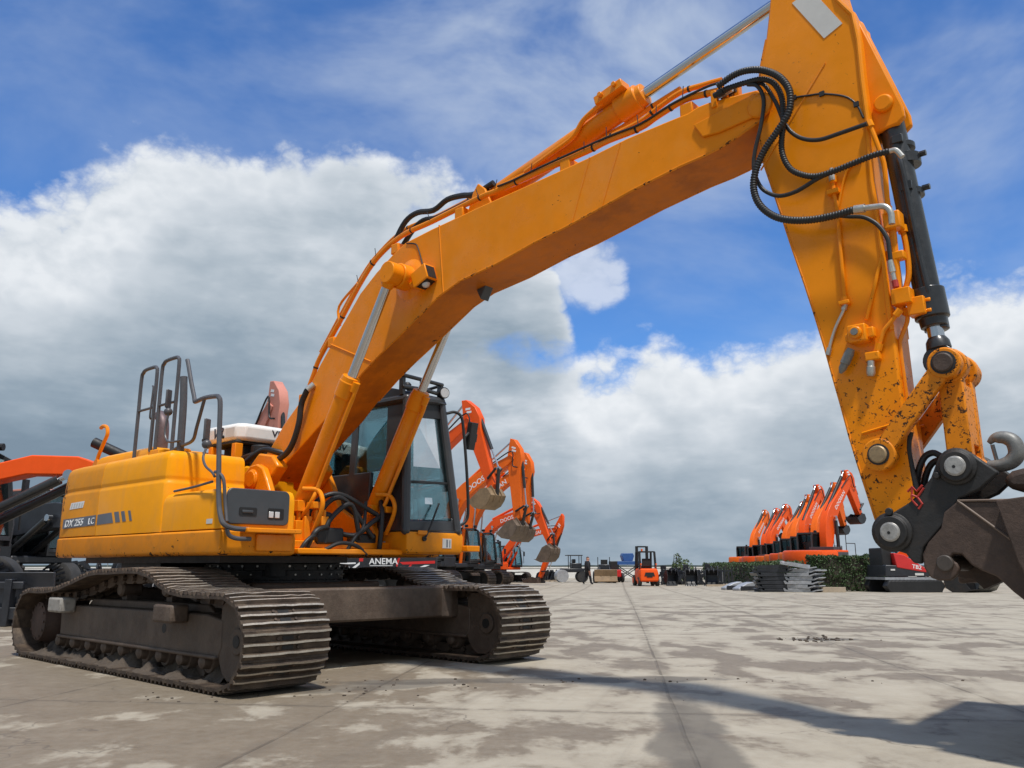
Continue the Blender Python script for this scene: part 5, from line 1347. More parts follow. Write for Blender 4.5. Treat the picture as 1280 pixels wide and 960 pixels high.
digger('tracked_excavator', 'faded pinkish red excavator whose arm top shows above the white filter unit', origin_for(343, 30, -50, 2.7), -50, 1.2, 4.45, 1.0, 62, -78, 2.6, -120, paint='pink', letters=None, fat=1.7)
digger('wheeled_excavator', 'orange wheeled excavator with boom lying level, at the left edge behind the counterweight', (-10.9, 14.6), 4, 1.05, 6.4, 1.0, -9, -100, 2.4, -150, wheels=True, blade=True, letters='DOOSAN', fat=.50)
digger('wheeled_excavator', 'dark cabbed wheeled excavator with pink roof cover beyond the left wheeled excavator', (-13.4, 22), -25, 1.0, 5.0, .5, 0, -110, 2.0, -150, wheels=True, roof='pink', letters=None, paint='new_black')

# right-hand row of folded wheeled machines
GR = 'orange excavators with folded arms in the row on the right'
rr = random.Random(4)
words = ['nearest', 'second', 'third', 'fourth', 'fifth', 'sixth', 'seventh', 'farthest']
looks = ['its bright counterweight above the hedge', 'just beside the nearest', 'arm tip rounded and amber', 'in the middle of the row', 'half hidden by the fourth', 'small in the distance', 'before the last', 'beside the open sky']
protos = []
for i in range(8):
    Y = 47 + 5.2 * i
    u = 1024 - 12.4 * i
    d = Y * .977 + 1
    loc = ((u - 640) / 1036 * d + (0, .2, -.2, .15, 0, -.2, .1, 0)[i], Y + (0, .4, -.4, .3, -.4, .3, 0, 0)[i])
    lab = f'{words[i]} orange excavator with folded arm, right-hand row, {looks[i]}'
    if i < 4:
        o = digger('folded_excavator', lab, loc, 38 + 2 * i, 1.06, 4.65 + (.1, .0, .15, .05)[i], .75, (58, 56, 60, 57)[i], (-62, -70, -55, -66)[i], 2.0 + .1 * (i % 2), -150, bs=.62, fat=(1.35, 1.5, 1.25, 1.45)[i], wheels=True, group=GR, paint=('orange', 'orange_b')[i % 2], letters='DOOSAN', bmat='new_black', bw=.35)
        protos.append(o)
    else:
        o = copy_tree(protos[(1, 0, 2, 3)[i - 4]]); o['label'] = lab; o.scale = (rr.uniform(1.02, 1.09),) * 3
        o.location = (loc[0], loc[1], gz(Y)); o.rotation_euler.z = R(40 + rr.uniform(-6, 6))
digger('tracked_excavator', 'low orange excavator partly hidden behind the arm tip of the yellow machine', (22.4, 50), -20, .9, 4.2, .7, 12, -100, 2.0, -150, paint='orange', letters=None, roof='red')

# ---- board reading ANEMA seen under the cab -------------------------------
bt = thing('trailer', 'low black trailer with red stripes and white ANEMA lettering, seen under the yellow cab', 'trailer', (-4.5, 25, gz(25) - .0), R(-3))
m = MB(); m.box(-1.4, 2.3, -.04, .04, .84, 1.30); sb = m.build('side_board', M['new_black'], bt, bevel=.01)
m = MB(); m.box(-1.5, 2.3, 0.06, 1.9, .70, .78); m.build('load_bed', M['dark'], bt); m = MB(); m.box(-1.5, 2.3, -.05, .0, .80, .835); m.build('bed_edge', M['galv'], bt)
for x in (-.6, .4):
    for y in (.1, 1.7):
        m = MB(); m.turned((x, y, .40), (x, y + 9, .40), [(0, .25), (.03, .38), (.2, .38), (.23, .25)], 20); m.build('wheel', M['tyre'], bt)
m = MB(); m.box(-.9, 2.2, .3, 1.5, .3, .695); m.build('axle_frame', M['dark'], bt)
D_ = -.31
text_part('board_lettering', 'ANEMA', M['white_text'], sb, .25, frame((.30, -.0425, 1.34 + D_), (1, 0, 0), (0, 0, 1)), sx=1.0)
m = MB(); m.box(.32, 1.0, -.043, -.041, 1.29 + D_, 1.305 + D_); m.build('board_line', M['white_text'], sb)
def board_mark(pts, y, mat):
    mm = MB(); mm.prism([(x, z + D_) for x, z in pts], y, -.0405); mm.build('board_stripe', M[mat], sb)
board_mark([(1.12, 1.20), (1.22, 1.52), (1.16, 1.52), (1.10, 1.36)], -.044, 'red'); board_mark([(1.20, 1.40), (2.25, 1.44), (2.25, 1.36), (1.3, 1.33)], -.0445, 'red')
board_mark([(1.4, 1.18), (1.52, 1.33), (1.58, 1.33), (1.46, 1.18)], -.046, 'red'); board_mark([(-.25, 1.2), (.02, 1.40), (.02, 1.33), (-.18, 1.17)], -.044, 'white_text'); board_mark([(0, 1.42), (.12, 1.42), (.12, 1.54), (0, 1.54)], -.045, 'red')
board_mark([(1.55, 1.17), (1.95, 1.315), (2.1, 1.315), (1.7, 1.17)], -.048, 'white_text'); board_mark([(-.58, 1.22), (-.28, 1.22), (-.28, 1.27), (-.58, 1.27)], -.044, 'white_text'); board_mark([(-.58, 1.33), (-.1, 1.35), (-.1, 1.39), (-.58, 1.38)], -.044, 'white_text')
m = MB(); m.box(-1.02, -.62, -.10, -.045, .92, 1.26); m.build('marker_box', M['orange'], bt, bevel=.02)
m = MB(); m.box(-1.75, -1.65, -.06, .02, .82, 1.38); m.build('corner_post', M['galv'], bt)

# ---- forklift (rear view) --------------------------------------------------
def forklift(loc, rz):
    t = thing('forklift', 'orange forklift truck seen from behind with raised dark mast', 'forklift', (loc[0], loc[1], gz(loc[1])), rz)
    m = MB(); plan = [(-.75, -.55), (-.55, -.62), (.9, -.60), (.9, .60), (-.55, .62), (-.75, .55)]
    loft(plan, [(.06, .28), (0, .36), (0, .78), (.05, 1.0), (.14, 1.08)]).build('counterweight', M['orange'], t, bevel=.03)
    m = MB(); m.prism([(-.34, .62), (.34, .62), (.26, .84), (-.26, .84)], -.775, -.765, 'x'); m.prism([(-.2, .54), (.2, .54), (.14, .62), (-.14, .62)], -.775, -.765, 'x'); m.build('rear_grille', M['dark'], t)
    m = MB(); m.box(.0, 1.1, -.52, .52, .45, 1.0); m.box(.05, .5, -.3, .3, 1.0, 1.25); m.box(-.02, .12, -.28, .28, 1.2, 1.7); m.build('seat', M['dark'], t, bevel=.04)
    m = MB()
    for y in (-.50, .50):
        m.tube([(-.35, y, 1.02), (-.2, y * .96, 2.12)], .075, 8); m.tube([(1.0, y, .9), (.75, y * .96, 2.12)], .07, 8)
    for k in range(5): m.box(-.2, .78, -.48 + k * .235, -.44 + k * .235, 2.10, 2.15)
    m.box(-.24, -.16, -.5, .5, 2.08, 2.16); m.box(.72, .8, -.5, .5, 2.08, 2.16)
    m.build('overhead_guard', M['dark'], t)
    m = MB()
    for y in (-.36, .30): m.box(1.18, 1.30, y - .05, y + .12, .15, 2.5)
    for z in (.4, 1.3, 2.42): m.box(1.19, 1.28, -.3, .31, z, z + .09)
    m.build('mast', M['dark'], t)
    for y in (-.3, .2): m = MB(); m.box(1.32, 2.4, y, y + .1, .2, .25); m.box(1.30, 1.35, y, y + .1, .2, .75); m.build('fork', M['dark'], t)
    for x, y, r in ((-.35, -.56, .28), (-.35, .56, .28), (.95, -.58, .34), (.95, .58, .34)):
        m = MB(); m.turned((x, y - .12, r), (x, y + 9, r), [(0, r * .7), (.03, r), (.21, r), (.24, r * .7)], 22); w_ = m.build('wheel', M['tyre'], t)
        m = MB(); m.turned((x, y + math.copysign(.10, y), r), (x, y + math.copysign(9, y), r), [(0, r * .6), (.035, r * .5)], 14); m.build('rim', M['orange'], w_)
    m = MB()
    for y in (-.52, .45): m.box(-.60, -.52, y, y + .07, 1.30, 1.40); m.tube([(-.4, y + .03, 1.03), (-.56, y + .03, 1.33)], .015, 6)
    m.cyl((-.1, .3, 2.16), (-.1, .3, 2.3), .06, n=10); m.build('rear_lamp', M['orange_b'], t)
    return t
forklift(((808 - 640) / 1036 * 52.8, 54), R(94))

# ---- person -------------------------------------------------------------
def person(loc, rz):
    t = thing('person', 'person in dark jacket and trousers walking across the yard', 'person', (loc[0], loc[1], gz(loc[1])), rz)
    V_ = [((0, 0, .95), .15), ((0, 0, 1.12), .15), ((.0, 0, 1.32), .17), ((.02, 0, 1.46), .10), ((.03, 0, 1.54), .062), ((.04, 0, 1.64), .09), ((.045, 0, 1.72), .088),
          ((.02, -.10, .88), .10), ((.14, -.11, .50), .068), ((.20, -.11, .10), .05), ((.34, -.12, .045), .035),
          ((-.02, .10, .88), .10), ((-.06, .11, .50), .068), ((-.28, .11, .14), .05), ((-.18, .12, .045), .035),
          ((.0, -.20, 1.42), .072), ((-.06, -.27, 1.14), .052), ((.05, -.27, .90), .042), ((.09, -.27, .80), .032),
          ((.0, .20, 1.42), .072), ((.05, .27, 1.14), .052), ((.18, .26, .92), .042), ((.22, .26, .83), .032)]
    E_ = [(0, 1), (1, 2), (2, 3), (3, 4), (4, 5), (5, 6), (0, 7), (7, 8), (8, 9), (9, 10), (0, 11), (11, 12), (12, 13), (13, 14), (2, 15), (15, 16), (16, 17), (17, 18), (2, 19), (19, 20), (20, 21), (21, 22)]
    me = bpy.data.meshes.new('body'); me.from_pydata([v for v, _ in V_], E_, [])
    o = link(bpy.data.objects.new('body', me))
    o.modifiers.new('skin', 'SKIN')
    for k, (_, r) in enumerate(V_):
        sv = me.skin_vertices[0].data[k]; sv.radius = (r * 1.4, r * 1.4); sv.use_root = (k == 0)
    o.modifiers.new('sub', 'SUBSURF').levels = 2
    bpy.context.view_layer.update()
    ev = o.evaluated_get(bpy.context.evaluated_depsgraph_get())
    m2 = bpy.data.meshes.new_from_object(ev); bpy.data.objects.remove(o)
    for k in (M['skin'], M['cloth']): m2.materials.append(k)
    for p in m2.polygons:
        c = p.center; p.use_smooth = True
        p.material_index = 0 if (c.z > 1.52 or (abs(c.y) > .2 and c.z < .87)) else 1
    b = link(bpy.data.objects.new('body', m2), t); m2.name = 'body'
    m = MB(); m.ball((.13, 0, 1.655), .018, 8, (1, .8, 1.2))
    for y in (-.09, .09): m.ball((.04, y, 1.665), .025, 8, (.7, .4, 1.2))
    m.build('face', M['skin'], b)
    m = MB()
    for y in (-.032, .032): m.ball((.118, y, 1.685), .010, 6)
    m.build('eye', M['dark'], b)
    m = MB(); m.ball((.025, 0, 1.705), .098, 12, (1, .95, .95)); m.build('hair', M['hair'], b)
    for s_ in (-1, 1):
        for k in range(4):
            x, z = (.095, .775) if s_ < 0 else (.225, .805)
            m = MB(); m.tube([(x - .02 + .014 * k, s_ * .268, z), (x - .012 + .015 * k, s_ * .268, z - .05), (x + .015 * k, s_ * .262, z - .08)], .008, 6); m.build('finger', M['skin'], b)
    return t
pm = person(((734 - 640) / 1036 * 56.8, 58), R(15)); pm.scale = (1.04, 1.04, 1.04)

# ---- attachments, stacks and small machines ------------------------------
def rest(name, label, cat, loc, rz=0, group=None, s=1.0):
    return thing(name, label, cat, (loc[0], loc[1], gz(loc[1])), rz, group, s)
def px(u, Y): return ((u - 640) / 1036 * Y * .977, Y)
def bucket_thing(label, loc, rz, s, mat, group=None, tilt=0, name='digging_bucket', w=.5):
    t = rest(name, label, 'bucket', loc, rz, group, s)
    A = Matrix.Translation((0, 0, .02)) @ Matrix.Rotation(tilt, 4, 'Y')
    sh = [(-.45, .95), (-.50, .55), (-.42, .18), (-.15, .0), (.25, .0), (.62, .10)]
    si = [(-.40, .93), (-.45, .55), (-.38, .22), (-.13, .045), (.25, .045), (.60, .14)]
    def fx(m):
        lo = min((A @ Vector(v)).z for v in m.v)
        return m
    m = MB(); m.prism(sh + si[::-1], -w, w)
    for y in (-w, w): m.prism(sh + [(.1, .80)], y - .015, y + .015)
    low = min((A @ Vector(v)).z for v in m.v); A = Matrix.Translation((0, 0, -low)) @ A
    m.v = [tuple(A @ Vector(v)) for v in m.v]; m.build('bucket_shell', M[mat], t)
    for y in (-.2, .2):
        m = MB(); m.prism([(-.50, .60), (-.52, .98), (-.35, 1.18), (-.12, 1.15), (-.05, .95), (-.2, .80)], y - .025, y + .025); m.cyl((-.28, y - .05, 1.02), (-.28, y + .05, 1.02), .07, n=12)
        m.v = [tuple(A @ Vector(v)) for v in m.v]; m.build('bucket_ear', M[mat], t)
    for k in range(5):
        y = -w + .06 + (2 * w - .12) * k / 4
        m = MB(); m.prism([(.55, .07), (.55, .15), (.82, .16)], y - .04, y + .04); m.v = [tuple(A @ Vector(v)) for v in m.v]; m.build('bucket_tooth', M[mat], t)
    return t
def grab_thing(label, loc, rz, s, group):
    t = rest('grapple', label, 'grapple', loc, rz, group, s)
    m = MB(); m.box(-.3, .3, -.25, .25, .75, 1.05); m.cyl((0, 0, 1.05), (0, 0, 1.25), .22, n=16); m.box(-.18, .18, -.2, .2, 1.25, 1.55); m.build('head', M['new_black'], t, bevel=.02)
    for sx in (-1, 1):
        m = MB()
        for y in (-.3, 0, .3): m.prism([(sx * .15, .85), (sx * .5, .75), (sx * .68, .4), (sx * .45, .02), (sx * .2, .0), (sx * .5, .38), (sx * .35, .6), (sx * .1, .7)], y - .03, y + .03)
        m.build('claw', M['new_black'], t)
    return t
def frame_thing(label, loc, rz, s, group):
    t = rest('fork_carriage', label, 'fork carriage', loc, rz, group, s)
    m = MB(); m.box(-.6, .6, -.03, .03, .1, .2); m.box(-.6, .6, -.03, .03, .85, .95)
    for x in (-.58, -.1, .1, .55): m.box(x - .04, x + .04, -.045, .045, .02, 1.1)
    m.build('carriage_frame', M['new_black'], t)
    for x in (-.35, .35): m = MB(); m.box(x - .05, x + .05, -1.0, .0, .0, .05); m.box(x - .05, x + .05, -.09, -.035, .0, .8); m.build('fork', M['new_black'], t)
    return t
GP = 'black attachments heaped in the far middle of the yard'
rr = random.Random(9)
k = 0
adj = ['leftmost', 'tall', 'tilted', 'small', 'wide', 'dark', 'scuffed', 'rounded', 'upright', 'last']
for u in (829, 839, 848, 857, 866, 875, 884, 893, 903):
    Y = 57 + rr.uniform(-1.5, 2); loc = px(u, Y)
    if k % 3 == 0: grab_thing(f'{adj[k]} black grapple, number {k + 1} from the left in the heap right of the forklift' if False else f'{adj[k]} black grapple in the heap right of the forklift', loc, rr.uniform(0, 3), rr.uniform(.8, .95), GP)
    elif k % 3 == 1: bucket_thing(f'{adj[k]} black digging bucket in the heap right of the forklift', loc, rr.uniform(-2.6, -.6), rr.uniform(.85, 1.1), 'new_black', GP)
    else: frame_thing(f'{adj[k]} black fork carriage in the heap right of the forklift', loc, rr.uniform(-.6, .6), rr.uniform(.9, 1.1), GP)
    k += 1
for u, Y, lab in ((836, 54.5, 'black bucket lying low at the front left of the heap'), (862, 54, 'black bucket lying low at the front middle of the heap'), (890, 54.5, 'black bucket lying low at the front right of the heap')):
    bucket_thing(lab, px(u, Y), rr.uniform(-2, -1), .75, 'new_black', GP, tilt=R(55))
m = MB(); m.box(-.8, .8, -.06, .06, 0, .12); tb = rest('timber_beam', 'brownish timber lying at the foot of the black heap', 'timber', px(897, 53), R(10)); m.build('beam', M['timber'], tb)
# items along the wall, left of the forklift
for i, (u, lab) in enumerate(((677, 'black wedge shaped attachment nearest the far row of excavators'), (685, 'low black bucket beside the pale wall'), (692, 'black bucket on a pallet between wall and roller'))):
    bucket_thing(lab, px(u, 70), rr.uniform(-2.4, -1), .8, 'new_black', 'black buckets along the pale wall')
t = rest('pallet', 'wooden pallet carrying a black bucket near the wall', 'pallet', px(692, 69), .1)
m = MB()
for y in (-.5, 0, .5): m.box(-.9, .9, y - .05, y + .05, 0, .09)
for x in (-.8, -.4, 0, .4, .8): m.box(x - .07, x + .07, -.6, .6, .092, .115)
m.build('pallet_boards', M['timber'], t)
t = rest('compact_roller', 'dark compact roller with canopy frame standing left of the person', 'roller', px(715, 66), R(8))
m = MB(); m.cyl((-.85, -.5, .48), (-.85, .5, .48), .48, n=24); m.build('drum', M['galv'], t)
m = MB(); m.cyl((.75, -.5, .42), (.75, .5, .42), .42, n=24); m.build('drum', M['tyre'], t)
m = MB(); m.box(-.9, .9, -.45, .45, .75, 1.05); m.box(-.1, .7, -.4, .4, 1.05, 1.45); m.box(.0, .25, -.25, .25, 1.45, 1.75); m.build('body', M['new_black'], t, bevel=.05)
m = MB()
for x in (-.2, .65):
    for y in (-.42, .42): m.tube([(x, y, 1.0), (x, y, 2.0)], .03, 6)
m.box(-.45, .75, -.5, .5, 2.0, 2.07); m.build('canopy', M['new_black'], t)
t = rest('compact_loader', 'compact loader facing the camera with a brown bucket lowered', 'loader', px(756, 64), R(-92))
m = MB(); m.box(-1.5, .4, -.55, .55, .5, 1.0); m.box(-1.4, -.3, -.4, .4, 1.0, 1.35); m.build('body', M['new_black'], t, bevel=.05)
m = MB(); m.prism([(.7, .1), (1.4, .08), (1.45, .14), (.85, .2), (.72, .5), (.82, .95), (.74, .98), (.62, .5)], -.85, .85); m.build('bucket', M['tan_bucket'], t)
m = MB()
for y in (-.4, .34): m.prism([(-.8, 1.2), (-.5, 1.3), (.75, .5), (.65, .35)], y, y + .07)
m.build('lift_arm', M['new_black'], t)
for x in (-1.2, .1):
    for y in (-.7, .7):
        m = MB(); m.turned((x, y - .14, .42), (x, y + 9, .42), [(0, .3), (.03, .42), (.25, .42), (.28, .3)], 20); m.build('wheel', M['tyre'], t)
m = MB(); m.box(-.9, -.5, -.25, .25, 1.35, 1.7)
for y in (-.45, .45): m.tube([(-1.1, y, 1.0), (-1.05, y, 1.9)], .03, 6)
m.build('roll_bar', M['dark'], t)
t = rest('compact_loader', 'small red and black loader right of the brown bucket', 'loader', px(768, 66), R(-80))
m = MB(); m.box(-.9, .5, -.4, .4, .4, .95); m.build('body', M['red'], t, bevel=.05)
m = MB(); m.box(-.6, -.1, -.3, .3, .95, 1.6); m.build('seat', M['dark'], t, bevel=.05)
for x in (-.6, .3):
    for y in (-.52, .52):
        m = MB(); m.turned((x, y - .1, .36), (x, y + 9, .36), [(0, .26), (.03, .36), (.18, .36), (.2, .26)], 18); m.build('wheel', M['tyre'], t)
t = rest('hopper', 'blue steel hopper standing on dark braced legs beside the forklift', 'hopper', px(784, 70), R(6), None, .82)
m = MB(); m.prism([(-.45, 1.98), (.45, 1.98), (.62, 2.5), (.5, 2.75), (-.5, 2.75), (-.62, 2.5)], -.5, .5); m.build('hopper_body', M['blue'], t, bevel=.03)
m = MB(); m.box(-1.25, 1.25, -.8, .8, 1.62, 1.97); m.build('deck', M['blue'], t, bevel=.02)
m = MB()
for y in (-.7, .7):
    for x in (-1.1, 1.1): m.box(x - .07, x + .07, y - .07, y + .07, 0, 1.62)
    m.tube([(-1.1, y, .1), (1.1, y, 1.5)], .05, 6); m.tube([(1.1, y, .1), (-1.1, y, 1.5)], .05, 6)
m.build('leg_frame', M['new_black'], t)
# stacks on the right
GB = 'black steel plates in the stack left of the hedge'; GG = 'grey galvanised plates in the stack left of the hedge'
lv = ['bottom', 'second', 'third', 'fourth', 'fifth', 'sixth', 'top']
def plate_mesh(name, mat, ln, seed):
    m = MB(); r_ = random.Random(seed)
    m.prism([(-ln / 2, .02), (ln / 2 - .25, .0), (ln / 2, .10), (ln / 2 - .02, .135), (ln / 2 - .27, .06), (-ln / 2 + .1, .085), (-ln / 2, .17), (-ln / 2 - .06, .15)], -.6, .6)
    for y in (-.6, .56): m.box(-ln / 2 + .15, ln / 2 - .3, y, y + .04, .06, .165)
    return m.mesh(name, M[mat])
bm_ = plate_mesh('steel_plate', 'new_black', 1.7, 1); gm_ = plate_mesh('steel_plate', 'galv', 1.45, 2)
for i in range(7):
    o = link(bpy.data.objects.new('steel_plate', bm_)); x, y = px(967, 39); o.location = (x + rr.uniform(-.09, .09), y, gz(y) + i * .172); o.rotation_euler = (0, R(rr.uniform(-1, 1)), R(-8 + rr.uniform(-9, 9)))
    tag(o, f'{lv[i]} black steel plate of the dark stack left of the hedge', 'plate', GB)
for i in range(7):
    o = link(bpy.data.objects.new('steel_plate', gm_)); x, y = px(1004, 38.4); o.location = (x + rr.uniform(-.10, .10) - (.25 if i == 6 else 0), y, gz(y) + i * .172 + (.06 if i == 6 else 0)); o.rotation_euler = (0, R(rr.uniform(-1, 1)) if i < 6 else R(9), R(-35 + rr.uniform(-12, 12)))
    tag(o, f'{lv[i]} grey plate of the pale stack beside the hedge', 'plate', GG)
for i, (u, y, lab) in enumerate(((918, 44, 'low grey ramp left of the black plate stack'), (932, 42, 'grey ramp leaning just beside the black plate stack'))):
    t = rest('loading_ramp', lab, 'ramp', px(u, y), R(10 + 15 * i), 'grey ramps by the black stack')
    m = MB(); m.prism([(-.7, 0), (.7, .0), (.7, .1), (.2, .42), (-.2, .34), (-.7, .12)], -.25, .25); m.build('ramp_deck', M['galv'], t, bevel=.02)
    m = MB(); m.box(-.6, .6, -.32, -.26, .0, .22); m.build('ramp_side', M['new_black'], t)
m = MB(); m.box(-.52, .52, -.11, .11, 0, .22); t = rest('timber_beam', 'pale squared beam on the ground in front of the hedge', 'timber', px(1039, 38.2), R(-12)); m.build('beam', M['timber'], t, bevel=.01)
# red mini excavator
t = rest('mini_excavator', 'red and black mini excavator behind the coupler of the yellow machine', 'mini excavator', px(1127, 38.5), R(4))
for y in (-.85, .85):
    m = MB(); m.prism([(-1.15, .0), (1.15, .0), (1.35, .28), (1.2, .52), (-1.2, .52), (-1.35, .28)], y - .2, y + .2)
    for q in range(14): m.box(-1.15 + q * .175, -1.08 + q * .175, y - .2, y + .2, -.0, .0 + .545)
    m.build('track', M['dark'], t, bevel=.03)
m = MB(); m.box(-1.3, 1.3, -.9, .9, .55, .66); m.build('track_cover', M['galv'], t)
m = MB(); m.prism([(-1.25, .70), (1.3, .70), (1.25, 1.0), (-.2, 1.15), (-1.2, 1.2)], -.85, .85); m.build('upper_body', M['new_black'], t, bevel=.04)
m = MB(); m.prism([(-.70, 1.08), (.65, .86), (.62, 1.05), (-.30, 1.62), (-.80, 1.72)], -.875, .6); eb = m.build('engine_cover', M['red'], t, bevel=.03)
text_part('cover_lettering', 'TB2', M['white_text'], eb, .24, frame((-.02, -.88, 1.06), (1, 0, -.16), (0, 0, 1)), sx=1.1)
m = MB(); m.box(-1.2, -.75, -.6, .6, 1.1, 1.95); m.build('seat', M['dark'], t, bevel=.05)
m = MB(); m.prism([(1.2, .75), (1.5, .9), (1.9, 1.9), (1.75, 1.95), (1.3, 1.1)], -.12, .12); m.build('boom', M['new_black'], t, bevel=.02)
m = MB(); m.box(.1, .5, -.877, -.862, .74, .84); m.box(-1.0, -.8, -.877, -.862, .95, 1.02); m.build('body_sticker', M['sticker'], t)
bucket_thing('dark worn bucket on the ground right of the red mini excavator', px(1198, 37.5), R(-50), 1.0, 'black_worn', 'buckets right of the mini excavator')
bucket_thing('grey bucket with pale teeth at the right behind the brown claw', px(1232, 37.5), R(-75), 1.05, 'grey_steel', 'buckets right of the mini excavator', tilt=R(-50))
# dark attachments seen through the gap under the counterweight and at the left edge
GL = 'black attachments beyond the left track'
for i, (u, Y, lab) in enumerate(((88, 24, 'black bucket seen just left of the rear track hump'), (112, 26, 'black bucket seen behind the rear track hump'), (140, 27, 'black bucket under the counterweight near the tail'), (170, 28, 'black bucket under the middle of the counterweight'), (215, 28, 'black bucket under the side door'))):
    bucket_thing(lab, px(u, Y), rr.uniform(-2.4, -.8), .95, 'new_black', GL)
t = rest('dozer_blade', 'black dozer blade standing on skids at the left edge', 'blade', (-8.05, 13.2), R(8))
m = MB(); m.prism([(-.10, .05), (.05, .02), (.10, .45), (.02, .80), (-.06, .80), (.02, .45)], -1.0, .9, 'y'); m.v = [(v[1], v[0], v[2]) for v in m.v]; m.build('blade_plate', M['new_black'], t, bevel=.01)
m = MB(); m.box(-.9, .55, -.25, -.15, .10, .28); m.box(-.9, .55, -.25, -.15, .55, .66); m.box(-.5, -.4, -.3, -.1, 0, .7); m.box(.3, .4, -.3, -.1, 0, .7); m.build('blade_frame', M['new_black'], t, bevel=.01)

# pale yard wall
t = thing('yard_wall', 'long low pale wall along the far side of the yard', 'wall', (-10, 88, gz(88)), 0)
m = MB(); m.box(-70, 52, 0, .3, 0, 1.02); m.build('wall_panel', M['concrete_wall'], t)
m = MB(); m.box(-70, 52, -.05, .35, 1.024, 1.10); m.build('wall_coping', M['concrete_wall'], t)
m = MB()
for x in range(-68, 52, 6): m.box(x - .03, x + .03, .1, .16, 1.1, 1.65)
m.build('wall_post', M['grey_steel'], t)

# hedges and bush: leaf faces through the volume round twigs
def leafy(name, label, cat, loc, rz, boxes, n, leaf, mat, core, seed, roundtop=0.0):
    t = thing(name, label, cat, (loc[0], loc[1], gz(loc[1])), rz)
    r_ = random.Random(seed); vs = []; fs = []
    tot = sum(b[1] * b[3] for b in boxes)
    for (cx, sx, cy, sy, z0, z1) in boxes:
        for _ in range(int(n * sx * sy / tot)):
            # mostly near the clipped surface
            x, y, z = r_.uniform(-1, 1), r_.uniform(-1, 1), r_.uniform(0, 1)
            f = r_.random()
            if f < .35: x = math.copysign(1 - abs(r_.gauss(0, .07)), x)
            elif f < .7: y = math.copysign(1 - abs(r_.gauss(0, .07)), y)
            elif f < .92: z = 1 - abs(r_.gauss(0, .05))
            p = Vector((cx + x * sx, cy + y * sy, z0 + (z1 - z0) * z))
            p += Vector((1, 1, 1)) * (.13 * mnoise.noise(p * 1.7)) + Vector((0, 0, .11 * mnoise.noise(p * 4)))
            if roundtop: 
                q = math.hypot(x, y); p.z -= roundtop * q * q * z
            a = Vector((r_.gauss(0, 1), r_.gauss(0, 1), r_.gauss(0, 1))).normalized(); b = a.orthogonal().normalized()
            b = (Matrix.Rotation(r_.uniform(0, 6.28), 3, a) @ b); c = a.cross(b); l = leaf * r_.uniform(.6, 1.3)
            o = len(vs); vs += [p - b * l, p + c * l * .55, p + b * l, p - c * l * .55]; fs.append((o, o + 1, o + 2, o + 3))
    me = bpy.data.meshes.new('foliage'); me.from_pydata(vs, [], fs); me.materials.append(M[mat]); link(bpy.data.objects.new('foliage', me), t)
    m = MB()
    for (cx, sx, cy, sy, z0, z1) in boxes:
        for _ in range(max(6, int(10 * sx * sy))):
            x, y = cx + r_.uniform(-.8, .8) * sx, cy + r_.uniform(-.6, .6) * sy
            m.tube([(x, y, 0), (x + r_.uniform(-.1, .1), y + r_.uniform(-.1, .1), (z0 + z1) / 2), (x + r_.uniform(-.2, .2), y + r_.uniform(-.2, .2), z1 - .15)], .02, 5)
        if core: m.box(cx - sx * .86, cx + sx * .86, cy - sy * .8, cy + sy * .8, z0 + .05, z1 - .12)
    m.build('stem', M['twig'], t)
    return t
leafy('hedge', 'clipped dark green hedge end beside the grey plate stack', 'hedge', px(1056, 40.5), R(-4), [(0, 1.72, 0, .55, .0, 1.62)], 11000, .055, 'leaf', True, 3)
leafy('hedge', 'long dark hedge running back in front of the right-hand excavators', 'hedge', (16.6, 62, 0), R(-6), [(0, .6, 0, 17.5, 0, 1.45)], 14000, .07, 'leaf', True, 5)
leafy('bush', 'loose pale green bush rising behind the black heap', 'bush', px(853, 62), 0, [(0, .75, 0, .6, .2, 1.75), (.5, .4, 0, .4, .2, 1.2), (-.35, .3, 0, .4, .6, 2.2)], 1300, .08, 'leaf_lite', False, 8, .5)
# ------------------------------------------------------------------ ground, sky, light, camera
def gz(y):
    t = min(1, max(0, (y - 12) / 40)); return -.36 * t * t * (3 - 2 * t)
ys = [-40, -20, -10, -5, 0, 4, 8, 12] + [12 + 2 * k for k in range(1, 21)] + [60, 80, 120, 200, 400, 900, 2000, 4000]
xs = [-4000, -1500, -500, -200, -80, -40, -20, -10, 0, 10, 20, 40, 80, 200, 500, 1500, 4000]
gm = MB(); gm.add([(x, y, gz(y)) for y in ys for x in xs], [(j * len(xs) + i, j * len(xs) + i + 1, (j + 1) * len(xs) + i + 1, (j + 1) * len(xs) + i) for j in range(len(ys) - 1) for i in range(len(xs) - 1)])

m, t = newmat('damp_concrete')
co = t.n('ShaderNodeTexCoord').outputs['Object']
sp = t.n('ShaderNodeSeparateXYZ', inp={0: co}); X, Y_ = sp.outputs[0], sp.outputs[1]
warp = t.noise(co, .9, 4, .6)
big = t.noise(t.vmath('MULTIPLY', co, (.55, .8, 1)), .30, 3, .5)
mid = t.noise(t.vmath('ADD', t.vmath('MULTIPLY', co, (1.05, .72, 1)), (4.2, 1.7, 0)), 1.65, 9, .58, .25)
fine = t.noise(co, 14.0, 8, .7)
grit = t.noise(co, 120.0, 3, .6)
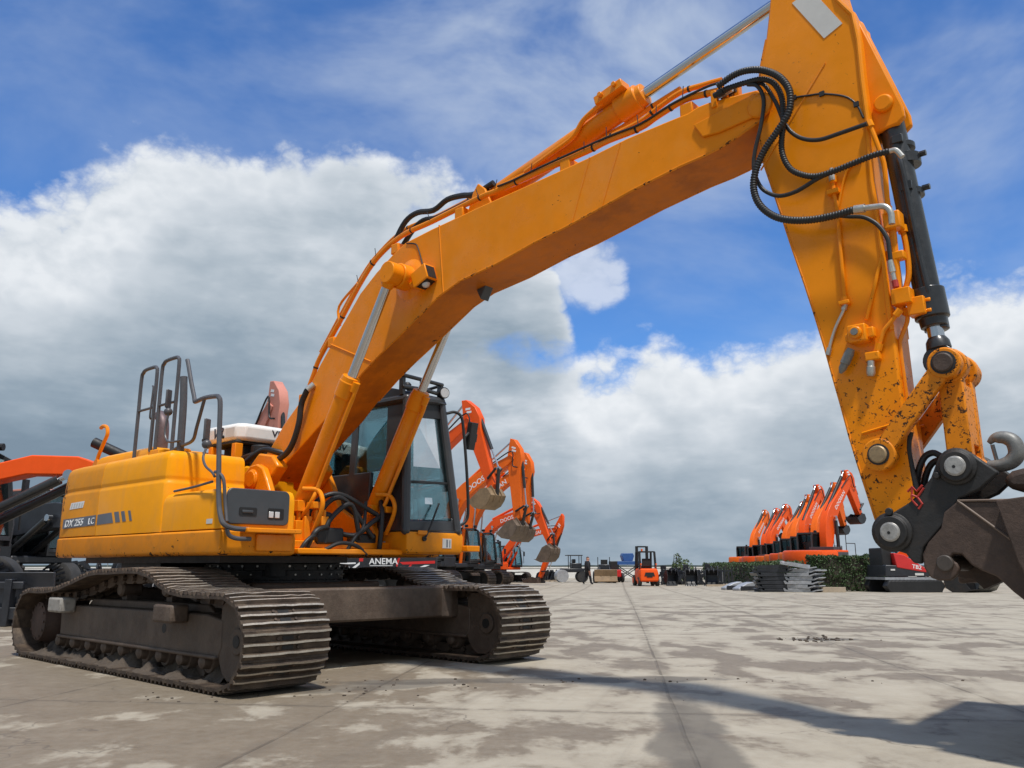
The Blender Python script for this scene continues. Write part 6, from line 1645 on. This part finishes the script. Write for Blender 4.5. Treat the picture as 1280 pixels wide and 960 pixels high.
# more damp on the near left, drier to the right and far off
bias = t.math('ADD', t.lin(X, -3.0, 1.8, -.068, .042), t.lin(Y_, 4.0, 13.0, -.008, .0))
wv = t.math('ADD', t.math('ADD', t.math('MULTIPLY', mid, .85), t.math('MULTIPLY', t.math('SUBTRACT', big, .5), .42)), bias)
wv = t.math('ADD', wv, t.math('MULTIPLY', t.math('SUBTRACT', fine, .5), .11))
dry = t.math('ADD', t.math('MULTIPLY', t.step(wv, .385, .455), .72), t.math('MULTIPLY', t.step(wv, .42, .54), .28))
far = t.step(Y_, 14.0, 34.0)
dry = t.math('MAXIMUM', dry, t.math('MULTIPLY', far, .62))
halo = t.step(wv, .36, .53)
drycol = t.mix(t.lin(t.noise(co, 2.6, 6, .65), .3, .7), (.362, .314, .240), (.440, .392, .308))
drycol = t.mix(t.math('MULTIPLY', t.step(t.noise(t.vmath('MULTIPLY', co, (.5, 1.6, 1)), 1.5, 6, .7), .55, .72), .35), drycol, (.25, .21, .165))
wetcol = t.mix(t.lin(t.noise(co, 3.4, 6, .65), .3, .7), (.168, .131, .089), (.222, .178, .126))
c = t.mix(dry, wetcol, drycol)
c = t.mix(t.math('MULTIPLY', t.lin(fine, .35, .65), .16), c, (.44, .41, .35))
c = t.mix(t.math('MULTIPLY', t.step(grit, .60, .72), .35), c, (.10, .09, .08))
# cast joints between the slabs
ca, sa = math.cos(R(7.1)), math.sin(R(7.1))
U = t.math('ADD', t.math('SUBTRACT', t.math('MULTIPLY', X, ca), t.math('MULTIPLY', Y_, sa)), t.math('MULTIPLY', t.math('SUBTRACT', warp, .5), .035))
V = t.math('ADD', t.math('ADD', t.math('MULTIPLY', X, sa), t.math('MULTIPLY', Y_, ca)), t.math('MULTIPLY', t.math('SUBTRACT', warp, .5), .05))
def joint(co_, off, period, w0, w1):
    q = t.math('DIVIDE', t.math('SUBTRACT', co_, off), period)
    d = t.math('MULTIPLY', t.math('ABSOLUTE', t.math('SUBTRACT', t.math('FRACT', t.math('ADD', q, .5)), .5)), period)
    return t.math('SUBTRACT', 1.0, t.step(d, w0, w1))
j1 = t.math('MAXIMUM', joint(U, .336, 2.17, .006, .016), joint(V, 5.56, 6.2, .006, .016))
j2 = t.math('MAXIMUM', joint(U, .336, 2.17, .02, .13), joint(V, 5.56, 6.2, .02, .10))
jn = t.step(t.noise(co, 3.0, 5, .7), .36, .60)
c = t.mix(t.math('MULTIPLY', t.math('MULTIPLY', j2, jn), .6), c, (.17, .14, .105))
c = t.mix(t.math('MULTIPLY', j1, t.lin(jn, 0, 1, .10, .62)), c, (.10, .082, .062))
# hairline cracks and old tyre tracks
vc = t.n('ShaderNodeTexVoronoi', feature='DISTANCE_TO_EDGE', inp={'Vector': t.vmath('ADD', co, t.vmath('SCALE', t.n('ShaderNodeTexNoise', inp={'Vector': co, 'Scale': 2.0, 'Detail': 6.0}).outputs['Color'])), 'Scale': .33}).outputs['Distance']
crk = t.math('MULTIPLY', t.math('SUBTRACT', 1.0, t.step(vc, .0, .006)), t.step(t.noise(co, .7, 2, .5), .50, .58))
c = t.mix(t.math('MULTIPLY', crk, .6), c, (.11, .09, .07))
tyre = t.noise(t.vmath('MULTIPLY', t.n('ShaderNodeVectorRotate', inp={'Vector': co, 'Angle': R(16)}).outputs[0], (3.2, .11, 1)), 1.0, 5, .62)
c = t.mix(t.math('MULTIPLY', t.step(tyre, .55, .70), .30), c, (.165, .14, .11))
# mud dragged by the tracks
def blob(cx, cy, rx, ry, rot, amp):
    q = t.vmath('SUBTRACT', co, (cx, cy, 0))
    s_ = t.n('ShaderNodeSeparateXYZ', inp={0: q})
    a_, b_ = math.cos(rot), math.sin(rot)
    u_ = t.math('DIVIDE', t.math('ADD', t.math('MULTIPLY', s_.outputs[0], a_), t.math('MULTIPLY', s_.outputs[1], b_)), rx)
    v_ = t.math('DIVIDE', t.math('SUBTRACT', t.math('MULTIPLY', s_.outputs[1], a_), t.math('MULTIPLY', s_.outputs[0], b_)), ry)
    r2 = t.math('ADD', t.math('MULTIPLY', u_, u_), t.math('MULTIPLY', v_, v_))
    e = t.math('ADD', t.math('SUBTRACT', 1.0, r2), t.math('MULTIPLY', t.math('SUBTRACT', mid, .5), 3.4))
    return t.math('MULTIPLY', t.step(e, .15, .7), amp)
for b in ((.1, 7.0, 2.1, .22, R(4), .75), (-1.2, 6.6, .9, .25, R(20), .6), (3.9, 10.8, .55, .25, 0, .8), (6.6, 9.6, 1.5, .35, R(8), .45), (6.0, 12.5, 1.6, .25, 0, .4), (.95, 4.6, .25, 2.0, R(-8), .7)):
    c = t.mix(blob(*b), c, (.105, .093, .078))
rg = t.lin(dry, 0, 1, .62, .82)
h = t.math('ADD', t.math('MULTIPLY', fine, .5), t.math('MULTIPLY', grit, .25))
h = t.math('SUBTRACT', h, t.math('MULTIPLY', j1, 1.2))
bn = t.n('ShaderNodeBump', inp={'Height': h, 'Strength': .5, 'Distance': .012})
b = t.n('ShaderNodeBsdfPrincipled', inp={'Base Color': c, 'Roughness': rg, 'Specular IOR Level': .3})
t.t.links.new(bn.outputs[0], b.inputs['Normal'])
t.out(b.outputs[0])
ground = gm.build('ground', m); ground['kind'] = 'structure'

# crumbs of mud on the slab
rr = random.Random(11)
mm = MB()
def crumbs(n, cx, cy, sx, sy, r0, r1):
    for _ in range(n):
        x, y = rr.gauss(cx, sx), rr.gauss(cy, sy); r = rr.uniform(r0, r1) ** 1
        b0 = len(mm.v)
        mm.ball((x, y, gz(y) + r * .25), r, 6, (1, rr.uniform(.6, 1.2), .55))
        for i in range(b0, len(mm.v)):
            v = Vector(mm.v[i]); k = 1 + .5 * mnoise.noise(v * (1.2 / r)); mm.v[i] = (x + (v.x - x) * k, y + (v.y - y) * k, v.z)
crumbs(30, .3, 6.98, 1.0, .10, .004, .016); crumbs(24, -1.0, 6.6, .5, .2, .004, .016); crumbs(70, 3.85, 10.75, .32, .16, .006, .026); crumbs(30, -1.9, 6.2, .5, .25, .004, .014)
crumbs(24, 2.0, 6.5, 2.5, 1.6, .003, .006)
mc = mm.build('mud_crumbs', M['mud'], smooth=60)
tag(mc, 'crumbs of dried mud scattered on the concrete in front of the tracks', 'mud', kind='stuff')

# --- distant shoreline beyond the yard wall
m_far, t = newmat('distant_land')
t.out(t.n('ShaderNodeBsdfPrincipled', inp={'Base Color': (.06, .085, .085, 1), 'Roughness': .9}).outputs[0])
mm = MB(); N = 160
rr = random.Random(2)
P = []
for i in range(N + 1):
    a = R(-50 + 100 * i / N); d = 900
    P.append((d * math.sin(a), d * math.cos(a), 1.2 + 1.1 * max(0, mnoise.noise((i * .21, 3, 1))) + .5 * mnoise.noise((i * 1.3, 1, 1))))
vs = []
for x, y, h in P: vs += [(x, y, -.5), (x, y, max(.4, h)), (x * 1.05, y * 1.05, max(.4, h)), (x * 1.05, y * 1.05, -.5)]
fs = []
for i in range(N):
    o = i * 4
    for k in range(3): fs.append((o + k, o + k + 1, o + k + 5, o + k + 4))
mm.add(vs, fs); o = mm.build('far_land', m_far); o['kind'] = 'structure'

# --- camera
cd = bpy.data.cameras.new('camera'); cam = bpy.data.objects.new('camera', cd); COL.objects.link(cam)
cam.location = (0, 0, .9); cam.rotation_euler = (R(90) + math.atan(227 / 1036), 0, 0)
cd.sensor_width = 36; cd.lens = 36 * 1036 / 1280; cd.clip_end = 12000; cd.clip_start = .05
scene.camera = cam

# --- sun
sunv = Vector((.38 * .743 - .22 * .669, -.38 * .669 - .22 * .743, 1.0)).normalized()   # high, from ahead and slightly to the right of the machine
sd = bpy.data.lights.new('sun', 'SUN'); sd.energy = SUN_E; sd.angle = R(3.5); sd.color = (1, .955, .88)
so = bpy.data.objects.new('sun', sd); COL.objects.link(so)
so.rotation_euler = (-sunv).to_track_quat('-Z', 'Y').to_euler(); so.location = (4, -8, 16)

# --- sky with cloud banks
w = bpy.data.worlds.new('World'); scene.world = w; w.use_nodes = True
w.cycles.sampling_method = 'MANUAL'; w.cycles.sample_map_resolution = 512
t = NT(w.node_tree)
sky = t.n('ShaderNodeTexSky', sky_type='NISHITA', sun_disc=False, sun_elevation=math.asin(sunv.z), sun_rotation=math.atan2(sunv.x, sunv.y), altitude=0, air_density=1.0, dust_density=.6, ozone_density=1.6)
D = t.vmath('NORMALIZE', t.n('ShaderNodeTexCoord').outputs['Generated'])
s_ = t.n('ShaderNodeSeparateXYZ', inp={0: D}); x, y, z = s_.outputs
el = t.math('MULTIPLY', t.math('ARCSINE', z), 180 / math.pi)
az = t.math('MULTIPLY', t.math('ARCTAN2', x, y), 180 / math.pi)
def curve(pts, x_, lo, hi, ymax):
    nd = t.n('ShaderNodeFloatCurve', inp={1: t.lin(x_, lo, hi)})
    cv = nd.mapping.curves[0]
    P = [((a - lo) / (hi - lo), b / ymax) for a, b in pts]
    cv.points[0].location = P[0]; cv.points[1].location = P[-1]
    for p in P[1:-1]: cv.points.new(*p)
    nd.mapping.update()
    return t.math('MULTIPLY', nd.outputs[0], ymax)
E = curve(CLOUD_TOP, az, -60, 60, 60)
Dn = t.vmath('MULTIPLY', D, (1, 1, 1.35))
# billowy detail: rounded heaps with smaller puffs on them
def puffs(vec, det=5.0):
    a_ = t.noise(vec, 4.6, 3.0, .5)
    b_ = t.math('ABSOLUTE', t.math('SUBTRACT', t.math('MULTIPLY', t.noise(vec, 9.0, 2.0, .5), 2.0), 1.0))
    c_ = t.math('ABSOLUTE', t.math('SUBTRACT', t.math('MULTIPLY', t.noise(vec, 22.0, det, .58), 2.0), 1.0))
    return t.math('ADD', t.math('ADD', t.math('MULTIPLY', a_, .9), t.math('MULTIPLY', b_, .42)), t.math('MULTIPLY', c_, .34))
p0 = puffs(Dn); p1 = puffs(t.vmath('ADD', Dn, (.004, -.008, .022)), 2.0)
dep = t.math('ADD', t.math('SUBTRACT', E, el), t.math('MULTIPLY', t.math('SUBTRACT', p0, .58), 9.5))
# gap of clear sky under the left bank
gx = t.math('DIVIDE', t.math('SUBTRACT', az, GAP[0]), GAP[2]); gy = t.math('DIVIDE', t.math('SUBTRACT', el, GAP[1]), GAP[3])
g = t.math('SUBTRACT', 1.0, t.math('ADD', t.math('MULTIPLY', gx, gx), t.math('MULTIPLY', gy, gy)))
gap = t.step(t.math('ADD', g, t.math('MULTIPLY', t.math('SUBTRACT', .58, p0), 4.5)), -.4, 1.5)
# small stray puff in the clear part
qx = t.math('DIVIDE', t.math('SUBTRACT', az, 5.6), 2.5); qy = t.math('DIVIDE', t.math('SUBTRACT', el, 19.8), 2.1)
stray = t.math('SUBTRACT', 1.0, t.math('ADD', t.math('MULTIPLY', qx, qx), t.math('MULTIPLY', qy, qy)))
stray = t.math('MULTIPLY', t.step(t.math('ADD', stray, t.math('MULTIPLY', t.math('SUBTRACT', p0, .58), 6.5)), -.1, 1.5), .62)
mask = t.math('MAXIMUM', t.math('MULTIPLY', t.step(dep, -.5, 1.9), t.math('SUBTRACT', 1.0, gap)), stray)
# light: bright crests, soft blue-grey bellies, layered towards the horizon
relief = t.math('MULTIPLY', t.math('SUBTRACT', p0, p1), .55)
soft = t.noise(Dn, 3.6, 4.0, .5)
lay = t.noise(t.vmath('MULTIPLY', D, (1.6, 1.6, 5.0)), 2.6, 5.0, .54, .2)
p2 = puffs(t.vmath('ADD', t.vmath('MULTIPLY', D, (.9, .9, 2.6)), (.37, .1, .2)), 4.0)
dd = t.math('ADD', dep, t.math('MULTIPLY', t.math('SUBTRACT', soft, .5), 25.0))
belly = t.step(dd, .5, 14.0)
sh = t.math('SUBTRACT', .97, t.math('MULTIPLY', belly, t.lin(lay, .34, .66, .55, .18)))
sh = t.math('ADD', sh, t.math('MULTIPLY', t.math('MULTIPLY', t.math('SUBTRACT', p2, .60), .55), belly))
sh = t.math('ADD', sh, t.math('MULTIPLY', relief, t.lin(belly, 0, 1, .8, .35)), clamp=True)
leftdark = t.math('MULTIPLY', t.step(az, -9.0, -30.0), t.step(t.math('SUBTRACT', E, el), 6.0, 19.0))
lowgrey = t.math('ADD', t.math('MULTIPLY', t.math('SUBTRACT', 1.0, t.step(el, 1.0, 10.0)), .10), t.math('MULTIPLY', t.step(az, 2.0, -10.0), .03))
sh = t.math('SUBTRACT', sh, t.math('ADD', t.math('MULTIPLY', leftdark, .20), lowgrey), clamp=True)
cr = t.n('ShaderNodeValToRGB', inp={0: sh}); r = cr.color_ramp
r.elements[0].position = .15; r.elements[0].color = (.20, .27, .345, 1); r.elements[1].position = 1.0; r.elements[1].color = (.80, .83, .865, 1)
e = r.elements.new(.42); e.color = (.285, .36, .435, 1); e = r.elements.new(.68); e.color = (.43, .495, .56, 1); e = r.elements.new(.86); e.color = (.60, .65, .705, 1)
# thin high veil
ci = t.noise(t.vmath('MULTIPLY', t.vmath('ADD', D, (.32, 0, .1)), (1.0, 1.0, 1.9)), 2.6, 6.0, .56, .35)
veil = t.math('MULTIPLY', t.step(ci, .39, .70), t.lin(el, 16.0, 36.0, .30, .85))
veil = t.math('MULTIPLY', veil, t.lin(az, -30.0, 0.0, .42, 1.0))
skyc = t.n('ShaderNodeVectorMath', operation='MULTIPLY', inp={0: sky.outputs[0], 1: SKY_TINT}).outputs[0]
hi = t.vmath('SCALE', (.60, .68, .79)); hi.node.inputs['Scale'].default_value = 1 / WS
base = t.mix(veil, skyc, hi)
cl = t.vmath('SCALE', cr.outputs[0]); cl.node.inputs['Scale'].default_value = CLOUD_GAIN / WS
col = t.mix(mask, base, cl)
bg = t.n('ShaderNodeBackground', inp={'Color': col, 'Strength': WS})
t.out(bg.outputs[0], 'ShaderNodeOutputWorld')

scene.view_settings.view_transform = 'Standard'; scene.view_settings.look = 'None'
scene.view_settings.exposure = EXPOSURE; scene.view_settings.gamma = 1
scene.view_settings.use_curve_mapping = False
scene.cycles.max_bounces = 6; scene.cycles.transparent_max_bounces = 12
scene.cycles.use_adaptive_sampling = True
scene.render.film_transparent = False
